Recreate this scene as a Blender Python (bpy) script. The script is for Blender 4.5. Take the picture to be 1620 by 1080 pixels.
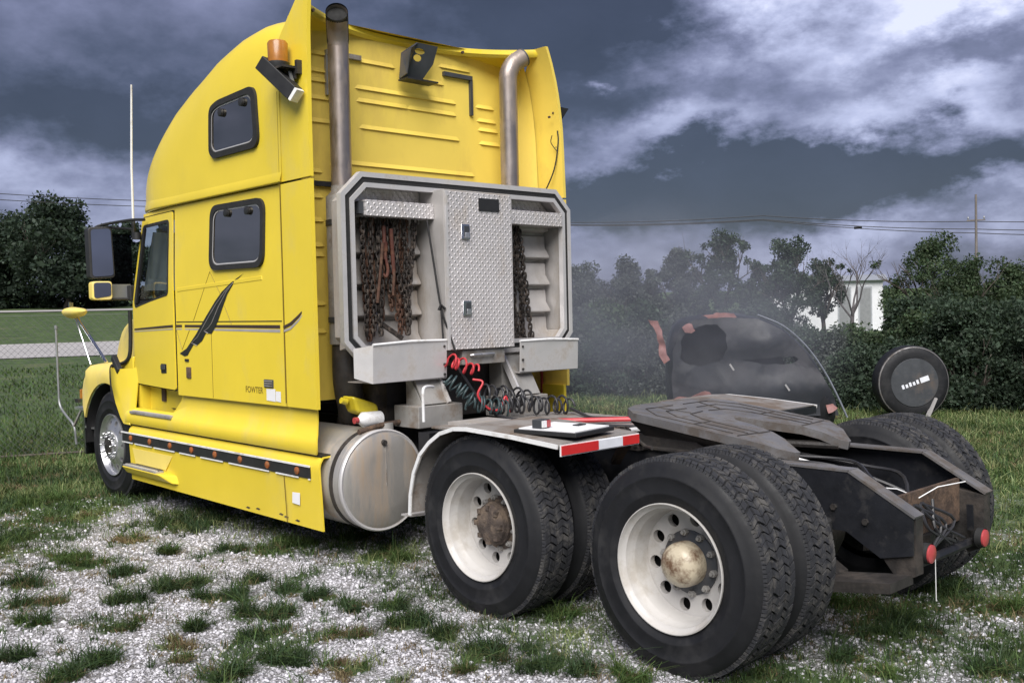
import bpy, bmesh, math, random
import numpy as np
from mathutils import Vector, Matrix, noise as mnoise
rad = math.radians
for o in list(bpy.data.objects):
    bpy.data.objects.remove(o, do_unlink=True)
scene = bpy.context.scene
COL = scene.collection

# ---------------------------------------------------------------- camera
CAM = Vector((-2.8164, 4.7711, 1.6813))
YAW, PITCH, ROLL, FPX = -0.750354, -0.031503, -0.022266, 1577.77
cam = bpy.data.cameras.new('camera')
cam.sensor_width = 36.0
cam.lens = FPX / 1620 * 36
cam.clip_start = 0.05
cam.clip_end = 3000
camo = bpy.data.objects.new('camera', cam)
COL.objects.link(camo)
_f = Vector((math.cos(PITCH) * math.cos(YAW), math.cos(PITCH) * math.sin(YAW), math.sin(PITCH)))
_r0 = Vector((math.sin(YAW), -math.cos(YAW), 0))
_u0 = _r0.cross(_f)
_r = _r0 * math.cos(ROLL) + _u0 * math.sin(ROLL)
_u = -_r0 * math.sin(ROLL) + _u0 * math.cos(ROLL)
_m = Matrix((_r, _u, -_f)).transposed().to_4x4()
_m.translation = CAM
camo.matrix_world = _m
scene.camera = camo

# ---------------------------------------------------------------- sun, exposure
SUN_AZ, SUN_EL = rad(132), rad(47)          # direction towards the sun, x axis = 0
sl = bpy.data.lights.new('sun', 'SUN')
sl.energy = 1.5
sl.angle = rad(48)
sl.color = (1.0, 0.965, 0.92)
so = bpy.data.objects.new('sun', sl)
COL.objects.link(so)
so.rotation_euler = Vector((math.cos(SUN_AZ) * math.cos(SUN_EL), math.sin(SUN_AZ) * math.cos(SUN_EL), math.sin(SUN_EL))).to_track_quat('Z', 'Y').to_euler()
so.location = (0, 0, 30)
vs = scene.view_settings
vs.view_transform = 'Standard'
vs.look = 'None'
vs.gamma = 1
vs.exposure = 1.9
vs.use_curve_mapping = False
scene.cycles.max_bounces = 6
scene.cycles.diffuse_bounces = 3
scene.cycles.glossy_bounces = 3
scene.cycles.transmission_bounces = 3
scene.cycles.volume_bounces = 0
scene.cycles.transparent_max_bounces = 8

# ---------------------------------------------------------------- sky: storm clouds over a Nishita sky
wd = bpy.data.worlds.new('World')
scene.world = wd
wd.use_nodes = True
wd.cycles.sampling_method = 'MANUAL'
wd.cycles.sample_map_resolution = 256
NT = wd.node_tree
for n in list(NT.nodes):
    NT.nodes.remove(n)


class NB:
    """small node-building helper"""
    def __init__(s, nt):
        s.nt = nt

    def n(s, kind, **kw):
        nd = s.nt.nodes.new(kind)
        for k, val in kw.items():
            setattr(nd, k, val)
        return nd

    def put(s, sock, val):
        if isinstance(val, bpy.types.NodeSocket):
            s.nt.links.new(val, sock)
        else:
            sock.default_value = val

    def m(s, op, a, b=0.0, c=None, clamp=False):
        nd = s.n('ShaderNodeMath', operation=op)
        nd.use_clamp = clamp
        s.put(nd.inputs[0], a)
        s.put(nd.inputs[1], b)
        if c is not None:
            s.put(nd.inputs[2], c)
        return nd.outputs[0]

    def vm(s, op, a, b=None):
        nd = s.n('ShaderNodeVectorMath', operation=op)
        s.put(nd.inputs[0], a)
        if b is not None:
            s.put(nd.inputs[1], b)
        return nd.outputs[0]

    def noise(s, vec, scale, detail=4, rough=0.5, out='Fac', dist=0.0):
        nd = s.n('ShaderNodeTexNoise')
        if vec is not None:
            s.put(nd.inputs['Vector'], vec)
        nd.inputs['Scale'].default_value = scale
        nd.inputs['Detail'].default_value = detail
        nd.inputs['Roughness'].default_value = rough
        nd.inputs['Distortion'].default_value = dist
        return nd.outputs[out]

    def ramp(s, fac, stops):
        nd = s.n('ShaderNodeValToRGB')
        cr = nd.color_ramp
        while len(cr.elements) < len(stops):
            cr.elements.new(0.5)
        for e, (p, c) in zip(cr.elements, stops):
            e.position = p
            e.color = c if len(c) == 4 else (*c, 1)
        s.put(nd.inputs[0], fac)
        return nd.outputs[0]

    def mix(s, fac, a, b, blend='MIX'):
        nd = s.n('ShaderNodeMix', data_type='RGBA', blend_type=blend)
        s.put(nd.inputs[0], fac)
        s.put(nd.inputs[6], a if isinstance(a, bpy.types.NodeSocket) else (*a[:3], 1))
        s.put(nd.inputs[7], b if isinstance(b, bpy.types.NodeSocket) else (*b[:3], 1))
        return nd.outputs[2]

    def mapr(s, v, a, b, c=0.0, d=1.0, smooth=False):
        nd = s.n('ShaderNodeMapRange')
        if smooth:
            nd.interpolation_type = 'SMOOTHSTEP'
        for i, val in enumerate((v, a, b, c, d)):
            s.put(nd.inputs[i], val)
        return nd.outputs[0]


W = NB(NT)
wc = W.n('ShaderNodeTexCoord').outputs['Generated']
sep = W.n('ShaderNodeSeparateXYZ')
NT.links.new(wc, sep.inputs[0])
az = W.m('ARCTAN2', sep.outputs[1], sep.outputs[0])
el = W.m('ARCSINE', sep.outputs[2])
wA = W.m('MULTIPLY', W.m('ADD', az, rad(43)), -180 / math.pi / 27)
wE = W.m('MULTIPLY', el, 180 / math.pi / 17)
stretch = W.vm('MULTIPLY', wc, (1, 1, 1.8))
nz = W.n('ShaderNodeTexNoise')
NT.links.new(stretch, nz.inputs['Vector'])
nz.inputs['Scale'].default_value = 5.0
nz.inputs['Detail'].default_value = 7
nz.inputs['Roughness'].default_value = 0.62
nsep = W.n('ShaderNodeSeparateColor')
NT.links.new(nz.outputs['Color'], nsep.inputs[0])
wA = W.m('ADD', wA, W.m('MULTIPLY', W.m('SUBTRACT', nsep.outputs[0], 0.5), 1.0))
wE = W.m('ADD', wE, W.m('MULTIPLY', W.m('SUBTRACT', nsep.outputs[1], 0.5), 0.62))


def blob(a0, e0, sa, se, amp):
    da = W.m('MULTIPLY', W.m('SUBTRACT', wA, a0), 1 / sa)
    de = W.m('MULTIPLY', W.m('SUBTRACT', wE, e0), 1 / se)
    g = W.m('EXPONENT', W.m('MULTIPLY', W.m('ADD', W.m('MULTIPLY', da, da), W.m('MULTIPLY', de, de)), -1.0))
    return W.m('MULTIPLY', g, amp)


big = W.noise(stretch, 2.0, 4, 0.55)
tot = W.mapr(big, 0.35, 0.68, 0.07, 0.27)
for b in [(-0.95, 0.38, 0.50, 0.12, 0.34), (-0.45, 0.80, 0.6, 0.22, -0.12), (0.88, 0.90, 0.36, 0.26, 0.85),
          (0.45, 0.78, 0.20, 0.10, 0.12), (0.62, 0.55, 0.62, 0.085, 0.34), (0.12, 0.42, 0.22, 0.12, 0.12), (0.90, 0.69, 0.26, 0.09, -0.46),
          (0.42, 0.39, 0.85, 0.10, -0.55), (0.14, 0.80, 0.035, 0.035, 0.30), (0.98, 0.34, 0.20, 0.055, 0.5), (0.72, 0.18, 0.6, 0.10, 0.32),
          (0.2, 0.70, 0.25, 0.12, -0.12), (-0.70, 0.60, 0.60, 0.10, -0.20), (-0.85, 0.95, 0.5, 0.18, 0.06), (-0.1, 0.6, 0.5, 0.2, -0.06), (0.28, 1.0, 0.36, 0.14, -0.32), (-0.6, 0.1, 0.5, 0.12, 0.2)]:
    tot = W.m('ADD', tot, blob(*b))
fine = W.noise(stretch, 9.0, 5, 0.6)
tot = W.m('MULTIPLY', W.m('MAXIMUM', tot, 0.032), W.mapr(fine, 0.3, 0.7, 0.55, 1.45))
tot = W.m('MINIMUM', tot, 0.86)
ccol = W.ramp(tot, [(0.0, (0.028, 0.034, 0.060)), (0.10, (0.070, 0.083, 0.142)), (0.30, (0.218, 0.236, 0.380)), (0.60, (0.52, 0.56, 0.80)), (0.86, (0.82, 0.86, 1.10))])
sky = W.n('ShaderNodeTexSky', sky_type='NISHITA')
sky.sun_disc = False
sky.sun_elevation = SUN_EL
sky.sun_rotation = rad(90) - SUN_AZ
SKYGAIN = 0.265
cl = W.vm('MULTIPLY', ccol, (SKYGAIN / 0.1, SKYGAIN / 0.1, SKYGAIN / 0.1))
fin = W.mix(0.97, sky.outputs[0], cl)
bg = W.n('ShaderNodeBackground')
NT.links.new(fin, bg.inputs[0])
bg.inputs[1].default_value = 0.1
wo = W.n('ShaderNodeOutputWorld')
NT.links.new(bg.outputs[0], wo.inputs[0])

# ---------------------------------------------------------------- helpers
RNG = np.random.default_rng(7)
random.seed(7)


class G:
    """collects faces, then becomes ONE mesh object"""
    def __init__(s):
        s.v, s.f = [], []

    def add(s, vs_, fs):
        o = len(s.v)
        s.v += [tuple(p) for p in vs_]
        s.f += [tuple(i + o for i in f) for f in fs]
        return s

    def box(s, a, b):
        (x0, y0, z0), (x1, y1, z1) = a, b
        x0, x1 = min(x0, x1), max(x0, x1)
        y0, y1 = min(y0, y1), max(y0, y1)
        z0, z1 = min(z0, z1), max(z0, z1)
        return s.hexa([(x0, y0, z0), (x1, y0, z0), (x1, y1, z0), (x0, y1, z0), (x0, y0, z1), (x1, y0, z1), (x1, y1, z1), (x0, y1, z1)])

    def hexa(s, p):
        return s.add(p, [(0, 3, 2, 1), (4, 5, 6, 7), (0, 1, 5, 4), (1, 2, 6, 5), (2, 3, 7, 6), (3, 0, 4, 7)])

    def bar(s, p0, p1, w, h, up=(0, 0, 1)):
        p0, p1 = Vector(p0), Vector(p1)
        d = (p1 - p0).normalized()
        u = Vector(up)
        r = d.cross(u)
        if r.length < 1e-4:
            r = d.cross(Vector((1, 0, 0)))
        r.normalize()
        u = r.cross(d)
        q = []
        for p in (p0, p1):
            q += [p - r * w / 2 - u * h / 2, p + r * w / 2 - u * h / 2, p + r * w / 2 + u * h / 2, p - r * w / 2 + u * h / 2]
        return s.add(q, [(3, 2, 1, 0), (4, 5, 6, 7), (0, 1, 5, 4), (1, 2, 6, 5), (2, 3, 7, 6), (3, 0, 4, 7)])

    def tube(s, pts, r, n=8, caps=True, closed=False):
        pts = [Vector(p) for p in pts]
        rs = r if isinstance(r, (list, tuple)) else [r] * len(pts)
        N = len(pts)
        prev = None
        rings = []
        for i, p in enumerate(pts):
            if closed:
                d = pts[(i + 1) % N] - pts[i - 1]
            else:
                d = pts[min(i + 1, N - 1)] - pts[max(i - 1, 0)]
            d.normalize()
            if prev is None:
                a = d.cross(Vector((0, 0, 1)))
                if a.length < 1e-3:
                    a = d.cross(Vector((1, 0, 0)))
            else:
                a = prev - d * prev.dot(d)
            a.normalize()
            prev = a
            b = d.cross(a)
            rings.append([p + (a * math.cos(t) + b * math.sin(t)) * rs[i] for t in [2 * math.pi * k / n for k in range(n)]])
        vs_ = [q for rg in rings for q in rg]
        fs = []
        M = N if closed else N - 1
        for i in range(M):
            j = (i + 1) % N
            for k in range(n):
                l = (k + 1) % n
                fs.append((i * n + k, i * n + l, j * n + l, j * n + k))
        if caps and not closed:
            fs.append(tuple(range(n - 1, -1, -1)))
            fs.append(tuple((N - 1) * n + k for k in range(n)))
        return s.add(vs_, fs)

    def cyl(s, p0, p1, r, n=16, r1=None):
        return s.tube([p0, p1], [r, r if r1 is None else r1], n)

    def lathe(s, prof, c=(0, 0, 0), axis='y', n=48, closed=False):
        """prof: (along, radius) pairs turned about an axis"""
        c = Vector(c)
        vs_, fs = [], []
        for (a, r) in prof:
            for k in range(n):
                t = 2 * math.pi * k / n
                if axis == 'y':
                    vs_.append(c + Vector((r * math.cos(t), a, r * math.sin(t))))
                elif axis == 'x':
                    vs_.append(c + Vector((a, r * math.cos(t), r * math.sin(t))))
                else:
                    vs_.append(c + Vector((r * math.cos(t), r * math.sin(t), a)))
        P = len(prof)
        for i in range(P if closed else P - 1):
            j = (i + 1) % P
            for k in range(n):
                l = (k + 1) % n
                fs.append((i * n + k, j * n + k, j * n + l, i * n + l))
        if not closed:
            if prof[0][1] > 1e-5:
                fs.append(tuple(range(n)))
            if prof[-1][1] > 1e-5:
                fs.append(tuple((P - 1) * n + k for k in range(n - 1, -1, -1)))
        return s.add(vs_, fs)

    def prism(s, poly, axis, a, b):
        """2-D polygon extruded along an axis; poly in the other two axes, in x,y,z order"""
        def P(p, t):
            if axis == 'x':
                return (t, p[0], p[1])
            if axis == 'y':
                return (p[0], t, p[1])
            return (p[0], p[1], t)
        n = len(poly)
        vs_ = [P(p, a) for p in poly] + [P(p, b) for p in poly]
        fs = [tuple(range(n)), tuple(range(2 * n - 1, n - 1, -1))]
        for i in range(n):
            j = (i + 1) % n
            fs.append((i, i + n, j + n, j))
        return s.add(vs_, fs)

    def grid(s, rows, flip=False):
        m = len(rows[0])
        vs_ = [p for r in rows for p in r]
        fs = []
        for i in range(len(rows) - 1):
            for j in range(m - 1):
                q = (i * m + j, i * m + j + 1, (i + 1) * m + j + 1, (i + 1) * m + j)
                fs.append(q[::-1] if flip else q)
        return s.add(vs_, fs)

    def mesh(s, name, smooth=35, fix=True):
        me = bpy.data.meshes.new(name)
        me.from_pydata(s.v, [], s.f)
        if fix:
            bm = bmesh.new()
            bm.from_mesh(me)
            bmesh.ops.recalc_face_normals(bm, faces=bm.faces)
            bm.to_mesh(me)
            bm.free()
        if smooth:
            me.polygons.foreach_set('use_smooth', [True] * len(me.polygons))
            me.set_sharp_from_angle(angle=rad(smooth))
        me.update()
        return me

    def build(s, name, mat, parent=None, smooth=35, bevel=0, solid=0, fix=True):
        me = s.mesh(name, smooth, fix)
        return obj(name, me, mat, parent, bevel, solid)


def obj(name, me, mat, parent=None, bevel=0, solid=0):
    o = bpy.data.objects.new(name, me)
    COL.objects.link(o)
    if mat is not None and not me.materials:
        me.materials.append(M[mat] if isinstance(mat, str) else mat)
    if solid:
        md = o.modifiers.new('solid', 'SOLIDIFY')
        md.thickness = solid
        md.offset = -1
        es_ = o.modifiers.new('split', 'EDGE_SPLIT')
        es_.split_angle = rad(45)
    if bevel:
        md = o.modifiers.new('bevel', 'BEVEL')
        md.width = bevel
        md.segments = 2
        md.limit_method = 'ANGLE'
        md.angle_limit = rad(40)
        md.harden_normals = True
    if parent is not None:
        attach(o, parent)
    return o


WORLD_OF = {}


def attach(o, parent):
    """parent o (whose mesh is in world coordinates unless placed) under parent, keeping its place"""
    o.parent = parent
    o.matrix_parent_inverse = WORLD_OF.get(parent.name, Matrix()).inverted()


def empty(name, loc, label=None, cat=None, group=None):
    o = bpy.data.objects.new(name, None)
    COL.objects.link(o)
    o.location = loc
    o.empty_display_size = 0.2
    WORLD_OF[o.name] = Matrix.Translation(loc)
    if label:
        tag(o, label, cat, group)
    return o


def tag(o, label, cat, group=None):
    o['label'] = label
    o['category'] = cat
    if group:
        o['group'] = group
    return o


def struct(o, label=None):
    o['kind'] = 'structure'
    if label:
        o['label'] = label
    return o


def stuff(o, label=None, cat=None):
    o['kind'] = 'stuff'
    if label:
        o['label'] = label
    if cat:
        o['category'] = cat
    return o


def smoothpath(pts, k=6):
    """Catmull-Rom through pts"""
    P = [Vector(p) for p in pts]
    P = [P[0] * 2 - P[1]] + P + [P[-1] * 2 - P[-2]]
    out = []
    for i in range(1, len(P) - 2):
        for j in range(k):
            t = j / k
            a, b, c, d = P[i - 1], P[i], P[i + 1], P[i + 2]
            out.append(0.5 * ((2 * b) + (c - a) * t + (2 * a - 5 * b + 4 * c - d) * t * t + (3 * b - a - 3 * c + d) * t ** 3))
    out.append(P[-2])
    return out


def interp(x, tab):
    xs, ys = zip(*tab)
    return float(np.interp(x, xs, ys))


def sstep(a, b, x):
    t = min(1, max(0, (x - a) / (b - a)))
    return t * t * (3 - 2 * t)

# ---------------------------------------------------------------- materials
M = {}


def mat(name, col, rough=0.5, metal=0.0, var=0.12, vscale=6.0, bump=0.0, bscale=60.0, dirt=None, dirt_amt=0.0, dscale=3.0, coat=0.0, spec=0.5,
        island=0.0, edge=0.5, alpha=None, stretch_z=1.0):
    m_ = bpy.data.materials.new(name)
    m_.use_nodes = True
    nt = m_.node_tree
    b = nt.nodes['Principled BSDF']
    N = NB(nt)
    geo = N.n('ShaderNodeNewGeometry')
    tc = N.n('ShaderNodeTexCoord').outputs['Object']
    n1 = N.noise(tc, vscale, 5, 0.6)
    f = N.mapr(n1, 0.3, 0.7, 1 - var, 1 + var)
    c = N.vm('SCALE', (*col,))
    nt.nodes[-1].inputs[3].default_value = 1
    nt.links.new(f, nt.nodes[-1].inputs[3])
    if island:
        ri = geo.outputs['Random Per Island']
        hs = N.n('ShaderNodeHueSaturation')
        nt.links.new(N.mapr(ri, 0, 1, 1 - island, 1 + island), hs.inputs['Value'])
        nt.links.new(N.mapr(N.m('FRACT', N.m('MULTIPLY', ri, 7.31)), 0, 1, 0.5 - 0.03 * island, 0.5 + 0.03 * island), hs.inputs['Hue'])
        nt.links.new(c, hs.inputs['Color'])
        c = hs.outputs[0]
    rv = N.mapr(N.noise(tc, vscale * 2.3, 4, 0.6), 0.3, 0.7, max(0.03, rough * 0.85), min(1, rough * 1.15))
    if dirt:
        st = N.vm('MULTIPLY', tc, (1, 1, stretch_z))
        dn = N.noise(st, dscale, 9, 0.68)
        dm = N.mapr(dn, edge + 0.12 - 0.3 * dirt_amt, edge + 0.28 - 0.3 * dirt_amt)
        dm = N.m('MULTIPLY', dm, min(1, 0.4 + dirt_amt))
        c = N.mix(dm, c, dirt)
        rv = N.m('ADD', rv, N.m('MULTIPLY', dm, 0.25))
        if metal:
            nt.links.new(N.m('MULTIPLY', N.m('SUBTRACT', 1.0, dm), metal), b.inputs['Metallic'])
    nt.links.new(c, b.inputs['Base Color'])
    nt.links.new(rv, b.inputs['Roughness'])
    if not (dirt and metal):
        b.inputs['Metallic'].default_value = metal
    b.inputs['Specular IOR Level'].default_value = spec
    if coat:
        b.inputs['Coat Weight'].default_value = coat
        b.inputs['Coat Roughness'].default_value = 0.12
    if bump:
        bp = N.n('ShaderNodeBump')
        bp.inputs['Strength'].default_value = bump
        bp.inputs['Distance'].default_value = 0.01
        nt.links.new(N.noise(tc, bscale, 5, 0.6), bp.inputs['Height'])
        nt.links.new(bp.outputs[0], b.inputs['Normal'])
    M[name] = m_
    return m_


mat('yellow', (0.84, 0.640, 0.050), 0.36, var=0.05, vscale=1.3, coat=0.25, dirt=(0.70, 0.56, 0.14), dirt_amt=0.28, dscale=1.7, bump=0.012, bscale=5, stretch_z=0.5)
mat('yellow_faded', (0.86, 0.68, 0.17), 0.5, var=0.06, vscale=1.6, coat=0.05, dirt=(0.60, 0.50, 0.26), dirt_amt=0.35, dscale=2.2)
mat('yellow_inner', (0.86, 0.645, 0.115), 0.5, var=0.06, vscale=1.5, dirt=(0.66, 0.47, 0.10), dirt_amt=0.35, dscale=2.0, stretch_z=0.4)
mat('yellow_grimy', (0.60, 0.42, 0.06), 0.6, var=0.15, vscale=2.5, dirt=(0.20, 0.14, 0.05), dirt_amt=0.7, dscale=3.0)
mat('gap', (0.02, 0.018, 0.012), 0.7)
mat('black', (0.022, 0.022, 0.024), 0.5, var=0.25)
mat('black_rubber', (0.018, 0.018, 0.019), 0.75, var=0.25, vscale=20)
mat('frame_paint', (0.011, 0.012, 0.016), 0.5, var=0.3, vscale=7, dirt=(0.045, 0.042, 0.042), dirt_amt=0.35, dscale=6, bump=0.1, bscale=25)
mat('grease', (0.030, 0.027, 0.026), 0.55, var=0.4, vscale=9, dirt=(0.060, 0.049, 0.042), dirt_amt=0.45, dscale=7, bump=0.4, bscale=30)
mat('tyre', (0.0115, 0.012, 0.0145), 0.62, spec=0.35, var=0.2, vscale=7, dirt=(0.030, 0.030, 0.032), dirt_amt=0.35, dscale=4, bump=0.05, bscale=60)
mat('tread', (0.022, 0.023, 0.028), 0.8, var=0.25, vscale=12, dirt=(0.095, 0.09, 0.085), dirt_amt=0.45, dscale=14, bump=0.3, bscale=80)
mat('rim_white', (0.50, 0.485, 0.47), 0.40, var=0.06, vscale=5, dirt=(0.36, 0.33, 0.29), dirt_amt=0.4, dscale=5)
mat('hub_cream', (0.55, 0.48, 0.36), 0.35, var=0.12, vscale=8, dirt=(0.12, 0.06, 0.03), dirt_amt=0.56, dscale=9, bump=0.1, bscale=20)
mat('rust', (0.070, 0.046, 0.034), 0.85, var=0.4, vscale=14, dirt=(0.15, 0.095, 0.062), dirt_amt=0.5, dscale=12, bump=0.6, bscale=40)
mat('hub_rusty', (0.085, 0.065, 0.055), 0.85, var=0.4, vscale=16, dirt=(0.20, 0.15, 0.11), dirt_amt=0.5, dscale=14, bump=0.9, bscale=45)
mat('alloy', (0.66, 0.66, 0.68), 0.30, metal=0.85, var=0.06, vscale=6, dirt=(0.34, 0.32, 0.30), dirt_amt=0.2, dscale=7)
mat('chrome', (0.70, 0.70, 0.72), 0.18, metal=1.0, var=0.04)
mat('aluminium', (0.47, 0.45, 0.44), 0.45, metal=0.3, var=0.12, vscale=5, dirt=(0.30, 0.255, 0.21), dirt_amt=0.5, dscale=3.5, stretch_z=0.35)  # real grime, plus a lowered base that paints in some rack-bay shade
mat('alu_bright', (0.61, 0.595, 0.60), 0.36, metal=0.3, var=0.08, vscale=5, dirt=(0.36, 0.32, 0.27), dirt_amt=0.35, dscale=5)
mat('tank_alu', (0.46, 0.44, 0.415), 0.34, metal=0.55, var=0.08, vscale=3, dirt=(0.34, 0.25, 0.17), dirt_amt=0.46, dscale=5.5, stretch_z=0.12)
mat('stack_steel', (0.40, 0.35, 0.33), 0.36, metal=0.85, var=0.15, vscale=4, dirt=(0.27, 0.21, 0.17), dirt_amt=0.45, dscale=4, stretch_z=0.3)
mat('soot', (0.012, 0.012, 0.012), 0.9)
mat('steel_dark', (0.075, 0.08, 0.09), 0.5, metal=0.4, var=0.2, dirt=(0.10, 0.07, 0.05), dirt_amt=0.3)
mat('grey_steel', (0.34, 0.33, 0.315), 0.55, metal=0.3, var=0.15, vscale=6, dirt=(0.15, 0.11, 0.08), dirt_amt=0.45, dscale=5)
mat('plate_steel', (0.20, 0.195, 0.20), 0.5, metal=0.45, var=0.25, vscale=5, dirt=(0.095, 0.080, 0.070), dirt_amt=0.6, dscale=6, bump=0.1, bscale=30)
mat('white_paint', (0.78, 0.78, 0.79), 0.42, var=0.05, dirt=(0.40, 0.36, 0.31), dirt_amt=0.3, dscale=8)
mat('paper', (0.80, 0.80, 0.82), 0.8, var=0.03)
mat('red_lens', (0.42, 0.060, 0.066), 0.3, var=0.12, coat=0.4)
mat('red_tape', (0.58, 0.030, 0.030), 0.4, var=0.1, vscale=14, dirt=(0.25, 0.1, 0.08), dirt_amt=0.25)
mat('white_tape', (0.72, 0.74, 0.80), 0.4, var=0.06, vscale=14)
mat('amber', (0.37, 0.145, 0.022), 0.35, var=0.18, vscale=22, coat=0.3)
mat('amber_dull', (0.30, 0.085, 0.022), 0.45, var=0.35, vscale=60, dirt=(0.20, 0.11, 0.05), dirt_amt=0.5, dscale=40)
mat('red_hose', (0.50, 0.040, 0.050), 0.4, var=0.12)
mat('green_hose', (0.032, 0.055, 0.060), 0.45, var=0.2)
mat('black_hose', (0.028, 0.028, 0.032), 0.45, var=0.2)
mat('chain_rust', (0.088, 0.044, 0.029), 0.7, metal=0.3, var=0.35, vscale=30, dirt=(0.17, 0.10, 0.065), dirt_amt=0.4, dscale=22)
mat('chain_dark', (0.030, 0.025, 0.023), 0.6, metal=0.4, var=0.35, vscale=30, dirt=(0.13, 0.10, 0.08), dirt_amt=0.45, dscale=22)
mat('binder_red', (0.085, 0.026, 0.017), 0.55, var=0.25, vscale=20, dirt=(0.14, 0.06, 0.03), dirt_amt=0.4, dscale=15)
mat('curtain', (0.74, 0.80, 0.79), 0.9, var=0.1)
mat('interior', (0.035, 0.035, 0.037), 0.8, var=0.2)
mat('deck_plate', (0.30, 0.28, 0.265), 0.6, metal=0.3, var=0.2, vscale=5, dirt=(0.14, 0.105, 0.08), dirt_amt=0.6, dscale=4)
mat('concrete', (0.36, 0.345, 0.345), 0.9, var=0.1, vscale=0.6)
mat('wood_pole', (0.17, 0.15, 0.14), 0.85, var=0.2, vscale=3)
mat('bark', (0.085, 0.07, 0.06), 0.9, var=0.3, vscale=8, bump=0.5, bscale=15)
mat('bark_grey', (0.11, 0.10, 0.105), 0.9, var=0.3, vscale=8)
mat('bumper_steel', (0.26, 0.27, 0.28), 0.2, metal=1.0, var=0.15, dirt=(0.10, 0.09, 0.08), dirt_amt=0.3)
mat('fence_wire', (0.13, 0.135, 0.14), 0.6, metal=0.3, var=0.1)
mat('galv', (0.30, 0.31, 0.32), 0.5, metal=0.6, var=0.1)
mat('wire', (0.03, 0.03, 0.032), 0.6)
mat('siding', (0.72, 0.73, 0.76), 0.6, var=0.05)
mat('roof_metal', (0.42, 0.44, 0.47), 0.5, metal=0.4, var=0.1)
mat('wreck_black', (0.022, 0.024, 0.031), 0.5, var=0.3, vscale=4, dirt=(0.060, 0.058, 0.066), dirt_amt=0.45, dscale=2.5, bump=0.15, bscale=6)
mat('wreck_pink', (0.30, 0.15, 0.145), 0.55, var=0.2, vscale=9, dirt=(0.30, 0.13, 0.11), dirt_amt=0.45, dscale=8)
mat('wreck_trim', (0.30, 0.32, 0.37), 0.4, metal=0.4, var=0.2, vscale=9)


def diamond_mat():
    m_ = mat('diamond', (0.64, 0.61, 0.615), 0.36, metal=0.3, var=0.08, vscale=4, dirt=(0.40, 0.35, 0.31), dirt_amt=0.45, dscale=4, stretch_z=0.5)
    nt = m_.node_tree
    N = NB(nt)
    b = nt.nodes['Principled BSDF']
    tc = N.n('ShaderNodeTexCoord').outputs['Object']
    sp = N.n('ShaderNodeSeparateXYZ')
    nt.links.new(tc, sp.inputs[0])
    k = 2 * math.pi / 0.036
    p = N.m('MULTIPLY', N.m('ADD', sp.outputs[1], sp.outputs[2]), k * 0.70)
    q = N.m('MULTIPLY', N.m('SUBTRACT', sp.outputs[1], sp.outputs[2]), k * 0.70)
    a = N.m('MULTIPLY', N.m('MAXIMUM', N.m('SINE', p), 0.0), N.m('GREATER_THAN', N.m('SINE', N.m('MULTIPLY', q, 1.0)), 0.25))
    c = N.m('MULTIPLY', N.m('MAXIMUM', N.m('SINE', q), 0.0), N.m('LESS_THAN', N.m('SINE', p), -0.25))
    h = N.m('ADD', a, c)
    bp = N.n('ShaderNodeBump')
    bp.inputs['Strength'].default_value = 0.9
    bp.inputs['Distance'].default_value = 0.005
    nt.links.new(h, bp.inputs['Height'])
    nt.links.new(bp.outputs[0], b.inputs['Normal'])


diamond_mat()


def glass_mat(name, tint, rough=0.03, ior=1.45, alpha=0.25):
    """dark tinted window glass: glossy coat over a partly clear sheet"""
    m_ = bpy.data.materials.new(name)
    m_.use_nodes = True
    nt = m_.node_tree
    for n_ in list(nt.nodes):
        nt.nodes.remove(n_)
    N = NB(nt)
    gl = N.n('ShaderNodeBsdfGlossy')
    gl.inputs['Roughness'].default_value = rough
    gl.inputs['Color'].default_value = (1.0, 0.93, 0.80, 1)
    tr = N.n('ShaderNodeBsdfTransparent')
    tr.inputs['Color'].default_value = (*tint, 1)
    ge = N.n('ShaderNodeNewGeometry')
    dt = N.n('ShaderNodeVectorMath', operation='DOT_PRODUCT')
    nt.links.new(ge.outputs['Normal'], dt.inputs[0])
    nt.links.new(ge.outputs['Incoming'], dt.inputs[1])
    f0 = ((ior - 1) / (ior + 1)) ** 2
    c1 = N.m('SUBTRACT', 1.0, N.m('ABSOLUTE', dt.outputs['Value']), clamp=True)
    fr = N.m('ADD', N.m('MULTIPLY', N.m('POWER', c1, 5.0), 1 - f0), f0 + alpha, clamp=True)
    mx = N.n('ShaderNodeMixShader')
    nt.links.new(fr, mx.inputs[0])
    nt.links.new(tr.outputs[0], mx.inputs[1])
    nt.links.new(gl.outputs[0], mx.inputs[2])
    out = N.n('ShaderNodeOutputMaterial')
    nt.links.new(mx.outputs[0], out.inputs[0])
    M[name] = m_


glass_mat('glass_dark', (0.10, 0.10, 0.10), 0.03, 1.5, 0.45)
glass_mat('glass_clear', (0.78, 0.84, 0.84), 0.02, 1.4, 0.0)
glass_mat('glass_tint', (0.30, 0.31, 0.36), 0.05, 1.15, 0.0)
mat('mirror_glass', (0.36, 0.38, 0.42), 0.03, metal=1.0, var=0.01)


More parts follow.
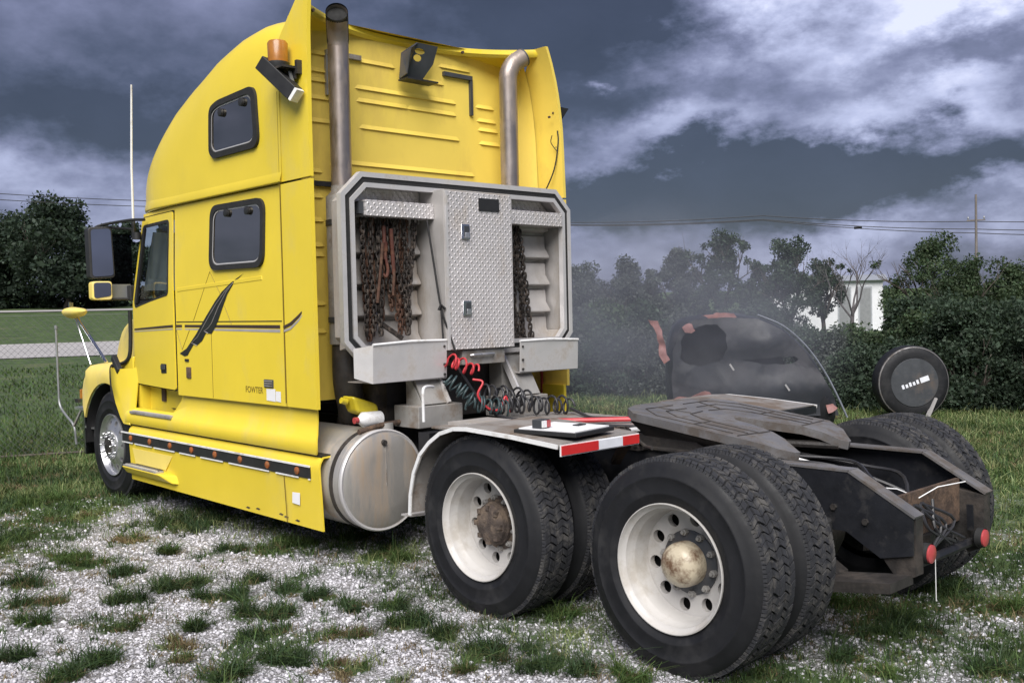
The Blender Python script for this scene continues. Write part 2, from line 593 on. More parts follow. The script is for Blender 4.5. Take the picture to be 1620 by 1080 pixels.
def leaf_mat(name, col, tcol, var=0.45):
    m_ = bpy.data.materials.new(name)
    m_.use_nodes = True
    nt = m_.node_tree
    for n_ in list(nt.nodes):
        nt.nodes.remove(n_)
    N = NB(nt)
    ri = N.n('ShaderNodeNewGeometry').outputs['Random Per Island']
    tc = N.n('ShaderNodeTexCoord').outputs['Object']
    big_ = N.noise(tc, 0.9, 3)
    val = N.m('MULTIPLY', N.mapr(ri, 0, 1, 1 - var, 1 + var), N.mapr(big_, 0.3, 0.7, 0.7, 1.3))
    d = N.n('ShaderNodeBsdfDiffuse')
    cc = N.vm('SCALE', (*col,))
    nt.links.new(val, nt.nodes[-1].inputs[3])
    hs = N.n('ShaderNodeHueSaturation')
    nt.links.new(cc, hs.inputs['Color'])
    nt.links.new(N.mapr(N.m('FRACT', N.m('MULTIPLY', ri, 9.7)), 0, 1, 0.47, 0.53), hs.inputs['Hue'])
    nt.links.new(hs.outputs[0], d.inputs[0])
    t = N.n('ShaderNodeBsdfTranslucent')
    tt = N.mix(1.0, hs.outputs[0], tcol, 'MULTIPLY')
    nt.links.new(tt, t.inputs[0])
    mx = N.n('ShaderNodeMixShader')
    mx.inputs[0].default_value = 0.25
    nt.links.new(d.outputs[0], mx.inputs[1])
    nt.links.new(t.outputs[0], mx.inputs[2])
    g = N.n('ShaderNodeBsdfGlossy')
    g.inputs['Roughness'].default_value = 0.5
    m2 = N.n('ShaderNodeMixShader')
    m2.inputs[0].default_value = 0.012
    nt.links.new(mx.outputs[0], m2.inputs[1])
    nt.links.new(g.outputs[0], m2.inputs[2])
    out = N.n('ShaderNodeOutputMaterial')
    nt.links.new(m2.outputs[0], out.inputs[0])
    M[name] = m_


def cloth_mat(name, col):
    m_ = bpy.data.materials.new(name)
    m_.use_nodes = True
    nt = m_.node_tree
    for n_ in list(nt.nodes):
        nt.nodes.remove(n_)
    N = NB(nt)
    d, t = N.n('ShaderNodeBsdfDiffuse'), N.n('ShaderNodeBsdfTranslucent')
    w_ = N.noise(N.n('ShaderNodeTexCoord').outputs['Object'], 5, 3)
    c = N.mix(N.mapr(w_, 0.3, 0.7), col, tuple(0.8 * k for k in col))
    nt.links.new(c, d.inputs[0])
    nt.links.new(c, t.inputs[0])
    mx = N.n('ShaderNodeMixShader')
    mx.inputs[0].default_value = 0.6
    nt.links.new(d.outputs[0], mx.inputs[1])
    nt.links.new(t.outputs[0], mx.inputs[2])
    nt.links.new(mx.outputs[0], N.n('ShaderNodeOutputMaterial').inputs[0])
    M[name] = m_


cloth_mat('curtain', (0.78, 0.84, 0.82))
leaf_mat('leaf_dark', (0.044, 0.066, 0.044), (1.5, 1.6, 0.9))
leaf_mat('leaf_mid', (0.062, 0.090, 0.050), (1.5, 1.6, 0.9))
leaf_mat('leaf_far', (0.038, 0.056, 0.040), (1.5, 1.6, 0.9))
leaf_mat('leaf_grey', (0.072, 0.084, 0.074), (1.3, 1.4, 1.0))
leaf_mat('grass_green', (0.080, 0.125, 0.042), (1.5, 1.5, 0.8))
leaf_mat('grass_dark', (0.044, 0.072, 0.033), (1.5, 1.5, 0.8))
leaf_mat('grass_pale', (0.21, 0.24, 0.11), (1.3, 1.3, 0.8))
leaf_mat('grass_dry', (0.19, 0.15, 0.085), (1.2, 1.2, 0.9))
# ================================================================ GROUND
SDIR = Vector((math.cos(rad(-19)), math.sin(rad(-19)), 0))


def gz(x, y):
    s = (x - CAM.x) * SDIR.x + (y - CAM.y) * SDIR.y
    t = max(0.0, s - 44)
    rise = 0.045 * t * min(1, t / 14) if t < 90 else 0.045 * 90
    n_ = mnoise.noise(Vector((x * 0.35, y * 0.35, 0))) * 0.022 * (1 if abs(y) > 1.5 or x > 7.5 or x < -0.6 else 0.4)
    return rise + n_


# grass clumps seen growing through the gravel (x, y, radius in metres)
CLUMPS = [(3.04, 2.98, 0.13), (2.61, 2.7, 0.16), (3.22, 2.01, 0.23), (2.74, 2.04, 0.17), (2.93, 1.74, 0.12), (2.28, 2.14, 0.11), (2.12, 1.99, 0.13), (1.89, 2.22, 0.13), (2.54, 1.64, 0.11), (2.25, 1.61, 0.11), (1.98, 1.58, 0.13), (1.81, 1.43, 0.14), (1.52, 1.87, 0.11), (1.48, 1.6, 0.15), (1.51, 2.31, 0.18), (2.24, 2.4, 0.07), (1.85, 2.69, 0.08), (2.07, 2.62, 0.13), (2.09, 2.97, 0.11), (3.8, 1.36, 0.12), (4.12, 1.75, 0.09), (4.54, 2.25, 0.16), (3.54, 2.94, 0.14), (3.43, 2.77, 0.12), (3.11, 2.47, 0.12), (3.96, 2.76, 0.15), (2.85, 0.81, 0.2), (4.98, 1.16, 0.43), (3.57, 1.21, 0.23), (3.61, 0.99, 0.19), (2.71, 0.68, 0.16), (3.46, 0.59, 0.15), (5.86, 1.77, 0.33), (5.46, 2.35, 0.27), (6.73, 1.8, 0.36), (2.52, 3.26, 0.1), (2.02, 3.19, 0.1), (1.47, 2.67, 0.13), (1.12, 2.17, 0.14), (1.17, 1.59, 0.13), (0.81, 1.64, 0.15), (0.53, 1.49, 0.15), (1.04, 0.89, 0.15), (0.34, 1.43, 0.11), (-0.11, -0.33, 0.24), (-0.41, -0.16, 0.19), (-0.36, -0.89, 0.21), (-0.99, 0.17, 0.11), (-0.66, 0.48, 0.14), (-0.71, -0.88, 0.16), (-0.46, 0.45, 0.12), (0.1, 1.36, 0.12), (0.75, 1.82, 0.08), (4.2, 2.3, 0.2), (4.7, 1.75, 0.18), (3.75, 2.2, 0.1), (5.0, 2.7, 0.25)]


def fbm(x, y, s, o=0.0):
    return mnoise.fractal(Vector((x * s, y * s, o)), 1.0, 2.0, 4)


def grassness(x, y):
    """0 = bare limestone chips, 1 = closed turf"""
    g = 0.0
    g = max(g, sstep(3.2, 7.6, x + 1.5 * fbm(x, y, 1.1, 3) + 0.6 * fbm(x, y, 3.0, 13)) * 1.0)              # in front of the cab
    g = max(g, sstep(-0.6, -2.2, y + 0.6 * fbm(x, y, 0.8, 5)) * (0.85 + 0.35 * fbm(x, y, 0.5, 9)))   # beyond the truck
    if abs(y) < 1.25 and x > -0.4:
        g = max(g, 0.42 + 0.3 * fbm(x, y, 1.5, 1))                                # beneath it
    if x < -0.2:
        g = max(g, 0.62 + 0.5 * fbm(x, y, 1.3, 2))
    g = max(g, sstep(0.12, 0.55, fbm(x, y, 2.0, 7)) * 0.62)
    for (cx, cy, r) in CLUMPS:
        d2 = ((x - cx) ** 2 + (y - cy) ** 2) / (r * r)
        if d2 < 4:
            g = max(g, math.exp(-d2 * 1.1) * 1.0)
    return min(1, max(0, g))


def axis_steps(lo, hi, near0, near1, step):
    a = list(np.arange(near0, near1 + 1e-6, step))
    s, p = step, near0
    while p > lo:
        s = min(s * 1.22, 60)
        p -= s
        a.insert(0, max(p, lo))
    s, p = step, near1
    while p < hi:
        s = min(s * 1.22, 60)
        p += s
        a.append(min(p, hi))
    return a


gx = axis_steps(-900, 1200, -2.2, 7.6, 0.07)
gy = axis_steps(-1200, 900, -3.4, 4.2, 0.07)
rows, attr = [], []
for x in gx:
    r_ = []
    for y in gy:
        r_.append((x, y, gz(x, y)))
        near = -2.6 < x < 12 and -13 < y < 5
        attr.append(grassness(x, y) if near else 0.95)
    rows.append(r_)
gg = G().grid(rows)
gme = gg.mesh('ground', smooth=180, fix=False)
at = gme.attributes.new('grass', 'FLOAT', 'POINT')
at.data.foreach_set('value', attr)


def ground_material():
    m_ = bpy.data.materials.new('gravel_and_turf')
    m_.use_nodes = True
    nt = m_.node_tree
    b = nt.nodes['Principled BSDF']
    N = NB(nt)
    tc = N.n('ShaderNodeTexCoord').outputs['Object']
    ga = N.n('ShaderNodeAttribute', attribute_name='grass').outputs['Fac']
    vo = N.n('ShaderNodeTexVoronoi')
    nt.links.new(tc, vo.inputs['Vector'])
    vo.inputs['Scale'].default_value = 52
    vo2 = N.n('ShaderNodeTexVoronoi', feature='DISTANCE_TO_EDGE')
    nt.links.new(tc, vo2.inputs['Vector'])
    vo2.inputs['Scale'].default_value = 52
    sc = N.n('ShaderNodeSeparateColor')
    nt.links.new(vo.outputs['Color'], sc.inputs[0])
    chip = N.ramp(sc.outputs[0], [(0, (0.22, 0.21, 0.21)), (0.35, (0.42, 0.41, 0.43)), (0.8, (0.56, 0.55, 0.585)), (1, (0.68, 0.67, 0.71))])
    gapm = N.mapr(vo2.outputs['Distance'], 0.0, 0.12)
    grav = N.mix(gapm, (0.13, 0.125, 0.12), chip)
    patch = N.mapr(N.noise(tc, 1.4, 5), 0.35, 0.65, 0.82, 1.1)
    gs = N.vm('SCALE', grav)
    nt.links.new(patch, nt.nodes[-1].inputs[3])
    n1 = N.noise(tc, 22, 8, 0.7)
    n2 = N.noise(tc, 0.30, 5, 0.6)
    turf = N.mix(N.mapr(n1, 0.3, 0.7), (0.040, 0.068, 0.024), (0.115, 0.165, 0.060))
    turf = N.mix(N.mapr(N.noise(tc, 1.7, 5, 0.65), 0.40, 0.62), turf, (0.040, 0.066, 0.026))
    turf = N.mix(N.mapr(n2, 0.58, 0.78), turf, (0.17, 0.165, 0.09))
    edge = N.m('ADD', ga, N.mapr(N.noise(tc, 9, 6, 0.7), 0.25, 0.75, -0.22, 0.22))
    fac = N.mapr(edge, 0.42, 0.72, smooth=True)
    nt.links.new(N.mix(fac, gs, turf), b.inputs['Base Color'])
    b.inputs['Roughness'].default_value = 0.9
    b.inputs['Specular IOR Level'].default_value = 0.25
    h = N.m('ADD', N.m('MULTIPLY', N.m('SUBTRACT', 1.0, fac), N.mapr(vo2.outputs['Distance'], 0, 0.35)), N.m('MULTIPLY', n1, fac))
    bp = N.n('ShaderNodeBump')
    bp.inputs['Strength'].default_value = 0.8
    bp.inputs['Distance'].default_value = 0.012
    nt.links.new(h, bp.inputs['Height'])
    nt.links.new(bp.outputs[0], b.inputs['Normal'])
    M['ground'] = m_


ground_material()
struct(obj('ground', gme, 'ground'), 'white limestone gravel lot with grass growing through it')

# ---- loose limestone chips and grass blades, as real geometry
GN = {}


def gcache(x, y):
    k = (round(x / 0.04), round(y / 0.04))
    if k not in GN:
        GN[k] = (grassness(x, y), gz(x, y))
    return GN[k]


def dist_cam(x, y):
    return math.hypot(x - CAM.x, y - CAM.y)


def in_view(x, y, pad=0.06):
    a = math.atan2(y - CAM.y, x - CAM.x) - YAW
    return abs(a) < 0.475 + pad


def mesh_np(name, V, F, mat_, smooth=False):
    """V (n,3), F (m,k) with k = 3 or 4"""
    me = bpy.data.meshes.new(name)
    V = np.ascontiguousarray(V, dtype=np.float32)
    F = np.ascontiguousarray(F, dtype=np.int32)
    me.vertices.add(len(V))
    me.vertices.foreach_set('co', V.ravel())
    k = F.shape[1]
    me.loops.add(F.size)
    me.loops.foreach_set('vertex_index', F.ravel())
    me.polygons.add(len(F))
    me.polygons.foreach_set('loop_start', np.arange(0, F.size, k, dtype=np.int32))
    me.polygons.foreach_set('loop_total', np.full(len(F), k, dtype=np.int32))
    if smooth:
        me.polygons.foreach_set('use_smooth', np.ones(len(F), dtype=bool))
    me.update(calc_edges=True)
    me.materials.append(M[mat_])
    return me


def rand_rot(n, rng):
    q = rng.normal(size=(n, 4))
    q /= np.linalg.norm(q, axis=1, keepdims=True)
    w, x, y, z = q.T
    return np.stack([np.stack([1 - 2 * (y * y + z * z), 2 * (x * y - z * w), 2 * (x * z + y * w)], 1),
                     np.stack([2 * (x * y + z * w), 1 - 2 * (x * x + z * z), 2 * (y * z - x * w)], 1),
                     np.stack([2 * (x * z - y * w), 2 * (y * z + x * w), 1 - 2 * (x * x + y * y)], 1)], 1)


def chips():
    P, S = [], []
    rng = np.random.default_rng(11)
    tries = 0
    while len(P) < 46000 and tries < 400000:
        tries += 1
        x = rng.uniform(-1.7, 6.8)
        y = rng.uniform(-2.8, 3.9)
        d = dist_cam(x, y)
        if not in_view(x, y) or rng.random() > (5.2 / max(d, 3.5)) ** 1.6:
            continue
        g, z = gcache(x, y)
        if rng.random() < g * 1.25 - 0.15:
            continue
        P.append((x, y, z + 0.002))
        S.append(rng.lognormal(0, 0.38) * 0.0072 * (1 + 0.06 * max(0, d - 4)))
    P, S = np.array(P), np.minimum(np.array(S), 0.019)
    n = len(P)
    base = np.array([(1, 0, 0), (-1, 0, 0), (0, 1, 0), (0, -1, 0), (0, 0, 1), (0, 0, -1)], float)
    b = base[None] * rng.uniform(0.55, 1.35, size=(n, 6, 1)) + rng.normal(0, 0.22, size=(n, 6, 3))
    b = np.einsum('nij,nkj->nki', rand_rot(n, rng), b) * S[:, None, None]
    b[:, :, 2] *= 0.75
    V = (b + P[:, None, :]).reshape(-1, 3)
    f = np.array([(0, 2, 4), (2, 1, 4), (1, 3, 4), (3, 0, 4), (2, 0, 5), (1, 2, 5), (3, 1, 5), (0, 3, 5)])
    F = (f[None] + (np.arange(n) * 6)[:, None, None]).reshape(-1, 3)
    return mesh_np('limestone_chips', V, F, 'chip')


mat('chip', (0.55, 0.54, 0.58), 0.85, var=0.12, vscale=2, island=0.32)
stuff(obj('limestone_chips', chips(), None), 'loose white limestone chips lying over the lot', 'gravel')


def blades(P, H, Wd, lean, rng, name, mt):
    """one curved three-segment blade at each P"""
    n = len(P)
    ang = rng.uniform(0, 2 * math.pi, n)
    dr = np.stack([np.cos(ang), np.sin(ang), np.zeros(n)], 1)
    sd = np.stack([-np.sin(ang), np.cos(ang), np.zeros(n)], 1)
    tw = rng.uniform(-0.9, 0.9, n)
    sd = sd * np.cos(tw)[:, None] + dr * np.sin(tw)[:, None]
    L = lean * H
    up = np.array([0, 0, 1.0])
    pts = []
    for t, w in ((0, 1.0), (0.45, 0.85), (0.8, 0.5)):
        c = P + up * (H * (t - 0.25 * t * t * np.clip(lean, 0, 1.6)))[:, None] + dr * (L * t * t)[:, None]
        pts += [c - sd * (Wd * w / 2)[:, None], c + sd * (Wd * w / 2)[:, None]]
    pts.append(P + up * (H * (1 - 0.25 * np.clip(lean, 0, 1.6)))[:, None] + dr * L[:, None])
    V = np.stack(pts, 1).reshape(-1, 3)
    f = np.array([(0, 1, 3), (0, 3, 2), (2, 3, 5), (2, 5, 4), (4, 5, 6)])
    F = (f[None] + (np.arange(n) * 7)[:, None, None]).reshape(-1, 3)
    return mesh_np(name, V, F, mt)


def grass_all():
    rng = np.random.default_rng(5)
    out = {'grass_green': [], 'grass_dark': [], 'grass_pale': [], 'grass_dry': []}
    # turf and clumps near the truck
    n = 0
    while n < 62000:
        x = rng.uniform(-2.2, 12.5)
        y = rng.uniform(-12, 4.2)
        if not in_view(x, y):
            continue
        d = dist_cam(x, y)
        if d < 2.2 or rng.random() > min(1, (6.0 / d) ** 1.5):
            continue
        g, z = gcache(x, y)
        n += 1
        if rng.random() > (g - 0.25) * 1.5:
            continue
        k = mnoise.noise(Vector((x * 1.1, y * 1.1, 4.2)))
        dry = mnoise.noise(Vector((x * 2.3, y * 2.3, 8.8)))
        if dry > 0.25 and rng.random() < 0.75:
            kind = 'grass_dry'
        elif k > 0.15 or y < -2.5 and rng.random() < 0.55:
            kind = 'grass_pale' if rng.random() < 0.5 else 'grass_green'
        else:
            kind = 'grass_green' if rng.random() < 0.4 else 'grass_dark'
        far = max(1, d / 6)
        m_ = 5
        for _ in range(m_):
            out[kind].append((x + rng.normal(0, 0.018 * far), y + rng.normal(0, 0.018 * far), z - 0.003, (0.035 if kind == 'grass_dry' else 0.055) * rng.lognormal(0, 0.35) * (1 + 0.10 * (far - 1)), 0.0042 * far * rng.uniform(0.7, 1.3), abs(rng.normal(0.8, 0.5))))
    # spiky crowns on the clumps in the chips
    def tuft(sx, sy, kd, nb, hh, spread):
        z = gcache(sx, sy)[1]
        hk = hh * rng.lognormal(0, 0.25)
        for _b in range(nb):
            out[kd].append((sx + rng.normal(0, spread), sy + rng.normal(0, spread), z - 0.003, hk * rng.lognormal(0, 0.38), 0.0048 * rng.uniform(0.6, 1.4), abs(rng.normal(1.15, 0.7))))
    for (cx, cy, r) in CLUMPS:
        rr = rng.random()
        kind0 = 'grass_dark' if rr < 0.58 else ('grass_green' if rr < 0.78 else 'grass_dry')
        ang_ = rng.uniform(0, 3.14)
        for lobe in range(rng.integers(2, 5)):
            la, lq = rng.uniform(0, 6.28), r * rng.uniform(0.2, 0.95)
            lx, ly = cx + lq * math.cos(la), cy + lq * math.sin(la)
            lr = r * rng.uniform(0.3, 0.65)
            for _ in range(int(2 + lr * 55)):
                a, q = rng.uniform(0, 6.28), lr * abs(rng.normal(0, 0.7))
                kd = kind0 if rng.random() < 0.7 else ('grass_green' if rng.random() < 0.4 else 'grass_dry')
                tuft(lx + q * math.cos(a) * 1.25, ly + q * math.sin(a) * 0.8, kd, rng.integers(18, 48), 0.028 if kd == 'grass_dry' else 0.062, 0.016)
    # stray sprigs and matted thatch between them
    n = 0
    while n < 2000:
        x, y = rng.uniform(-1.6, 6.5), rng.uniform(-2.5, 3.8)
        if not in_view(x, y):
            continue
        n += 1
        if mnoise.noise(Vector((x * 1.3, y * 1.3, 2.2))) < rng.uniform(-0.35, 0.25):
            continue
        k = rng.random()
        if k < 0.45:
            tuft(x, y, 'grass_dry', rng.integers(8, 40), 0.022, 0.03)
        else:
            tuft(x, y, 'grass_dark' if k < 0.8 else 'grass_green', rng.integers(6, 26), 0.042, 0.014)
    # tall grass along the fence and at the hedge foot
    for _ in range(9000):
        x, y = rng.uniform(8.2, 15.5), rng.uniform(-4, 3)
        if in_view(x, y):
            out['grass_green' if rng.random() < 0.85 else 'grass_pale'].append((x, y, gz(x, y) - 0.01, rng.lognormal(0, 0.4) * 0.10, 0.011, abs(rng.normal(0.5, 0.4))))
    for _ in range(26000):
        s_, w_ = 13.8 + 26 * rng.random() ** 1.6, rng.uniform(-7, 9)
        x, y = CAM.x + SDIR.x * s_ - SDIR.y * w_, CAM.y + SDIR.y * s_ + SDIR.x * w_
        if in_view(x, y) and mnoise.noise(Vector((x * 0.5, y * 0.5, 6.6))) > rng.uniform(-0.5, 0.3):
            out['grass_dark' if rng.random() < 0.15 else 'grass_green'].append((x, y, gz(x, y) - 0.01, rng.lognormal(0, 0.4) * (0.12 if s_ < 20 else 0.10), 0.0011 * s_, abs(rng.normal(0.5, 0.4))))
    for _ in range(15000):
        x, y = rng.uniform(-1, 9.5), rng.uniform(-10.8, -5.5)
        if in_view(x, y):
            out['grass_pale' if rng.random() < 0.65 else 'grass_green'].append((x, y, gz(x, y) - 0.01, rng.lognormal(0, 0.4) * 0.085, 0.010, abs(rng.normal(0.6, 0.4))))
    nm = {'grass_green': ('green grass blades across the lot and beyond the truck', 'meadow_grass'), 'grass_dark': ('dark green grass clumps growing through the white gravel', 'grass_clumps'), 'grass_pale': ('pale yellow-green grass scattered among the green', 'pale_grass'), 'grass_dry': ('brown dried-out grass lying flat on the gravel', 'dry_grass')}
    for k, L in out.items():
        A = np.array(L)
        me = blades(A[:, :3], A[:, 3], A[:, 4], A[:, 5], rng, nm[k][1], k)
        stuff(obj(nm[k][1], me, None), nm[k][0], 'grass')


grass_all()

# ---- the road beyond the fence
SP = Vector((-SDIR.y, SDIR.x, 0))


def sheet(name, s0, s1, w0, w1, mt, dz, label):
    rows_ = []
    for i in range(13):
        s = s0 + (s1 - s0) * i / 12
        r_ = []
        for j in range(31):
            w = w0 + (w1 - w0) * j / 30
            p = CAM + SDIR * s + SP * w
            r_.append((p.x, p.y, gz(p.x, p.y) + dz))
        rows_.append(r_)
    return struct(G().grid(rows_).build(name, mt, smooth=180), label)


sheet('road', 47.5, 56.0, -75, 75, 'concrete', 0.06, 'pale concrete road running past beyond the fence')
sheet('far_drive', 97, 101, -60, 75, 'concrete', 0.07, 'narrow pale drive at the foot of the far trees')

# ================================================================ TREES


def leaf_cloud(name, centres, radii, counts, size, mt, rng, flat=0.8, up=0.25):
    Ps, Ss = [], []
    for c, r, n in zip(centres, radii, counts):
        v_ = rng.normal(size=(n, 3))
        v_ /= np.linalg.norm(v_, axis=1, keepdims=True)
        rr = r * rng.random((n, 1)) ** 0.42 * rng.uniform(0.8, 1.12, (n, 1))
        p = np.array(c) + v_ * rr * np.array([1, 1, flat])
        Ps.append(p)
    P = np.concatenate(Ps)
    n = len(P)
    R_ = rand_rot(n, rng)
    s = size * rng.lognormal(0, 0.3, n)
    q = np.array([(-0.5, 0, 0), (0, -0.32, 0.05), (0.55, 0, -0.05), (0, 0.32, 0.05)])
    V = (np.einsum('nij,kj->nki', R_, q) * s[:, None, None] + P[:, None, :]).reshape(-1, 3)
    F = np.arange(n * 4).reshape(n, 4)
    return mesh_np(name, V, F, mt)


def branch_tubes(g, p, d, length, r, depth, rng, tips, spread=0.6, kids=3, seg=4):
    pts, rs = [Vector(p)], [r]
    cur, dd = Vector(p), Vector(d).normalized()
    for i in range(seg):
        dd = (dd + Vector(rng.normal(0, 0.10, 3)) + Vector((0, 0, 0.03))).normalized()
        cur = cur + dd * (length / seg)
        pts.append(cur.copy())
        rs.append(r * (1 - 0.5 * (i + 1) / seg))
    g.tube(pts, rs, 5 if depth < 2 else 7, caps=False)
    tips.append((cur.copy(), depth))
    if depth == 0:
        return
    for k in range(kids):
        t = rng.uniform(0.45, 1.0)
        i = min(seg, max(1, int(round(t * seg))))
        a = rng.uniform(0, 6.283)
        ax = Vector((math.cos(a), math.sin(a), rng.uniform(-0.1, 0.5)))
        nd = (dd + ax * spread * rng.uniform(0.7, 1.4)).normalized()
        branch_tubes(g, pts[i], nd, length * rng.uniform(0.55, 0.75), rs[i] * 0.72, depth - 1, rng, tips, spread, kids, seg)


def tree(name, label, x, y, h, cw, seed, leaf='leaf_mid', size=0.2, n=6000, group=None, trunk_frac=0.3, bark='bark', depth=2, lump=0.34, flat=0.85, cat='tree', lowcrown=0.25):
    rng = np.random.default_rng(seed)
    z0 = gz(x, y)
    t = empty(name, (x, y, z0), label, cat, group)
    g = G()
    tips = []
    th = h * trunk_frac
    base = [Vector((x, y, z0 - 0.1)), Vector((x + rng.normal(0, 0.03 * h), y + rng.normal(0, 0.03 * h), z0 + th * 0.5)), Vector((x + rng.normal(0, 0.04 * h), y + rng.normal(0, 0.04 * h), z0 + th))]
    r0 = 0.028 * h
    g.tube(base, [r0 * 1.3, r0, r0 * 0.85], 8, caps=False)
    for k in range(5):
        a = k * 1.257 + rng.uniform(-0.4, 0.4)
        d = Vector((math.cos(a) * 0.75 * cw / h, math.sin(a) * 0.75 * cw / h, rng.uniform(0.45, 1.0)))
        branch_tubes(g, base[2] - Vector((0, 0, th * rng.uniform(0, 0.35))), d, h * rng.uniform(0.28, 0.42), r0 * 0.55, depth, rng, tips)
    g.build('trunk', bark, t, smooth=60)
    cs, rs, ns = [], [], []
    lo = z0 + h * lowcrown
    K = 34
    for k in range(K):
        u = rng.random()
        zz = lo + (z0 + h - lo) * (k + 0.5) / K
        f = (zz - lo) / (z0 + h - lo)
        prof = math.sin(min(1, 0.18 + f * 0.95) * math.pi) ** 0.6 if f < 0.9 else 0.42
        a = rng.uniform(0, 6.283)
        q = cw / 2 * prof * math.sqrt(rng.random()) * 0.95
        r = cw / 2 * lump * rng.uniform(0.6, 1.25)
        cs.append((x + q * math.cos(a), y + q * math.sin(a), zz - r * 0.35))
        rs.append(r)
    for tp, dpt in tips:
        if rng.random() < 0.3:
            cs.append(tuple(tp))
            rs.append(cw / 2 * lump * rng.uniform(0.35, 0.7))
    w_ = np.array(rs) ** 2
    ns = np.maximum(12, (w_ / w_.sum() * n)).astype(int)
    me = leaf_cloud('crown', cs, rs, ns, size, leaf, rng, flat)
    obj('crown', me, None, t)
    return t


def bare_tree(name, label, x, y, h, seed):
    rng = np.random.default_rng(seed)
    z0 = gz(x, y)
    t = empty(name, (x, y, z0), label, 'tree')
    g, tips = G(), []
    g.tube([(x, y, z0 - 0.1), (x + 0.05, y, z0 + h * 0.2), (x, y, z0 + h * 0.34)], [0.024 * h, 0.02 * h, 0.017 * h], 8, caps=False)
    g.build('trunk', 'bark_grey', t, smooth=60)
    for k in range(5):
        g, tips = G(), []
        a = k * 1.257 + 0.3
        branch_tubes(g, (x, y, z0 + h * (0.22 + 0.03 * k)), (math.cos(a) * 0.55, math.sin(a) * 0.55, 0.9), h * 0.36, 0.011 * h, 3, rng, tips, 0.55, 3, 4)
        g.build('limb', 'bark_grey', t, smooth=60)
    return t


def at_bearing(az_deg, d):
    """ground point at a bearing and range from the photographer's standpoint"""
    return CAM.x + d * math.cos(rad(az_deg)), CAM.y + d * math.sin(rad(az_deg))


# far trees ahead of the truck, beyond the road
FAR = [(-13.8, 108, 8.6, 10, 'broad dark tree beyond the road, with a flat-topped crown'), (-16.4, 112, 8.9, 10, 'dark tree beyond the road, lower than its rounded neighbour'),
       (-19.0, 106, 10.3, 10.5, 'tallest round-crowned dark tree standing beyond the road'), (-21.6, 112, 8.6, 7, 'dark tree beyond the road, half hidden behind the door mirror'), (-23.9, 116, 9.0, 3.0, 'dark tree beyond the road, peeping out beside the antenna')]
for i, (a, d, h, cw, lab) in enumerate(FAR):
    x, y = at_bearing(a, d)
    tree('roadside_tree', lab, x, y, h, cw, 40 + i, 'leaf_far', 0.34, 20000, 'trees beyond the road', 0.2, lowcrown=0.03, lump=0.4)

# trees behind the trailer end
RT = [('round_tree', 'bushy dark tree under the wires, left of the full oak-like tree', -55.0, 46, 4.95, 2.8, 'leaf_dark', 6500, 0.16, 0.12), ('broadleaf_tree', 'full dark broad-crowned tree beside the white building', -58.6, 44, 4.5, 3.1, 'leaf_dark', 7500, 0.15, 0.14),
      ('broadleaf_tree', 'small dark tree filling in between the two big crowns', -56.9, 48, 3.7, 2.2, 'leaf_dark', 4000, 0.16, 0.1), ('broadleaf_tree', 'low spreading tree whose branches hang over the white building', -60.3, 46, 3.6, 1.9, 'leaf_dark', 2600, 0.16, 0.34),
      ('feathery_tree', 'feathery green tree standing near the utility pole', -65.6, 42, 4.15, 3.3, 'leaf_mid', 8000, 0.13, 0.12), ('feathery_tree', 'lower feathery tree beside the taller one', -67.6, 40, 3.2, 2.6, 'leaf_mid', 5500, 0.13, 0.1),
      ('broadleaf_tree', 'mid green tree behind the thicket, beyond the utility pole', -69.6, 41, 3.1, 3.0, 'leaf_mid', 5500, 0.14, 0.1), ('broadleaf_tree', 'dark tree behind the thicket, last of the row', -72.0, 41, 3.2, 3.2, 'leaf_dark', 5500, 0.14, 0.1),
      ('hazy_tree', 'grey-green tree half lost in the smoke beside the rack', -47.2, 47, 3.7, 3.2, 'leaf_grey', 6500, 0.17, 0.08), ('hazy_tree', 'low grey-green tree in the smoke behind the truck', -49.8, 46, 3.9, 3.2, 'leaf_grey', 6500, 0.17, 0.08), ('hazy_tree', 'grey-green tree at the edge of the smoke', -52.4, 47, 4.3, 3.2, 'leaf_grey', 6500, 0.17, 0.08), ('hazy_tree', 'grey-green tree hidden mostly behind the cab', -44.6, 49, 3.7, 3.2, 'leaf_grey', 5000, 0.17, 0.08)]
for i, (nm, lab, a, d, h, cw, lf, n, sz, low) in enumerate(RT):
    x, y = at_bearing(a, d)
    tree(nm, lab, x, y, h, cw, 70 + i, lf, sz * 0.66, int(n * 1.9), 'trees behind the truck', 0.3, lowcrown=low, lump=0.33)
x, y = at_bearing(-61.9, 44)
bare_tree('bare_tree', 'leafless grey tree in front of the white building', x, y, 4.3, 91)

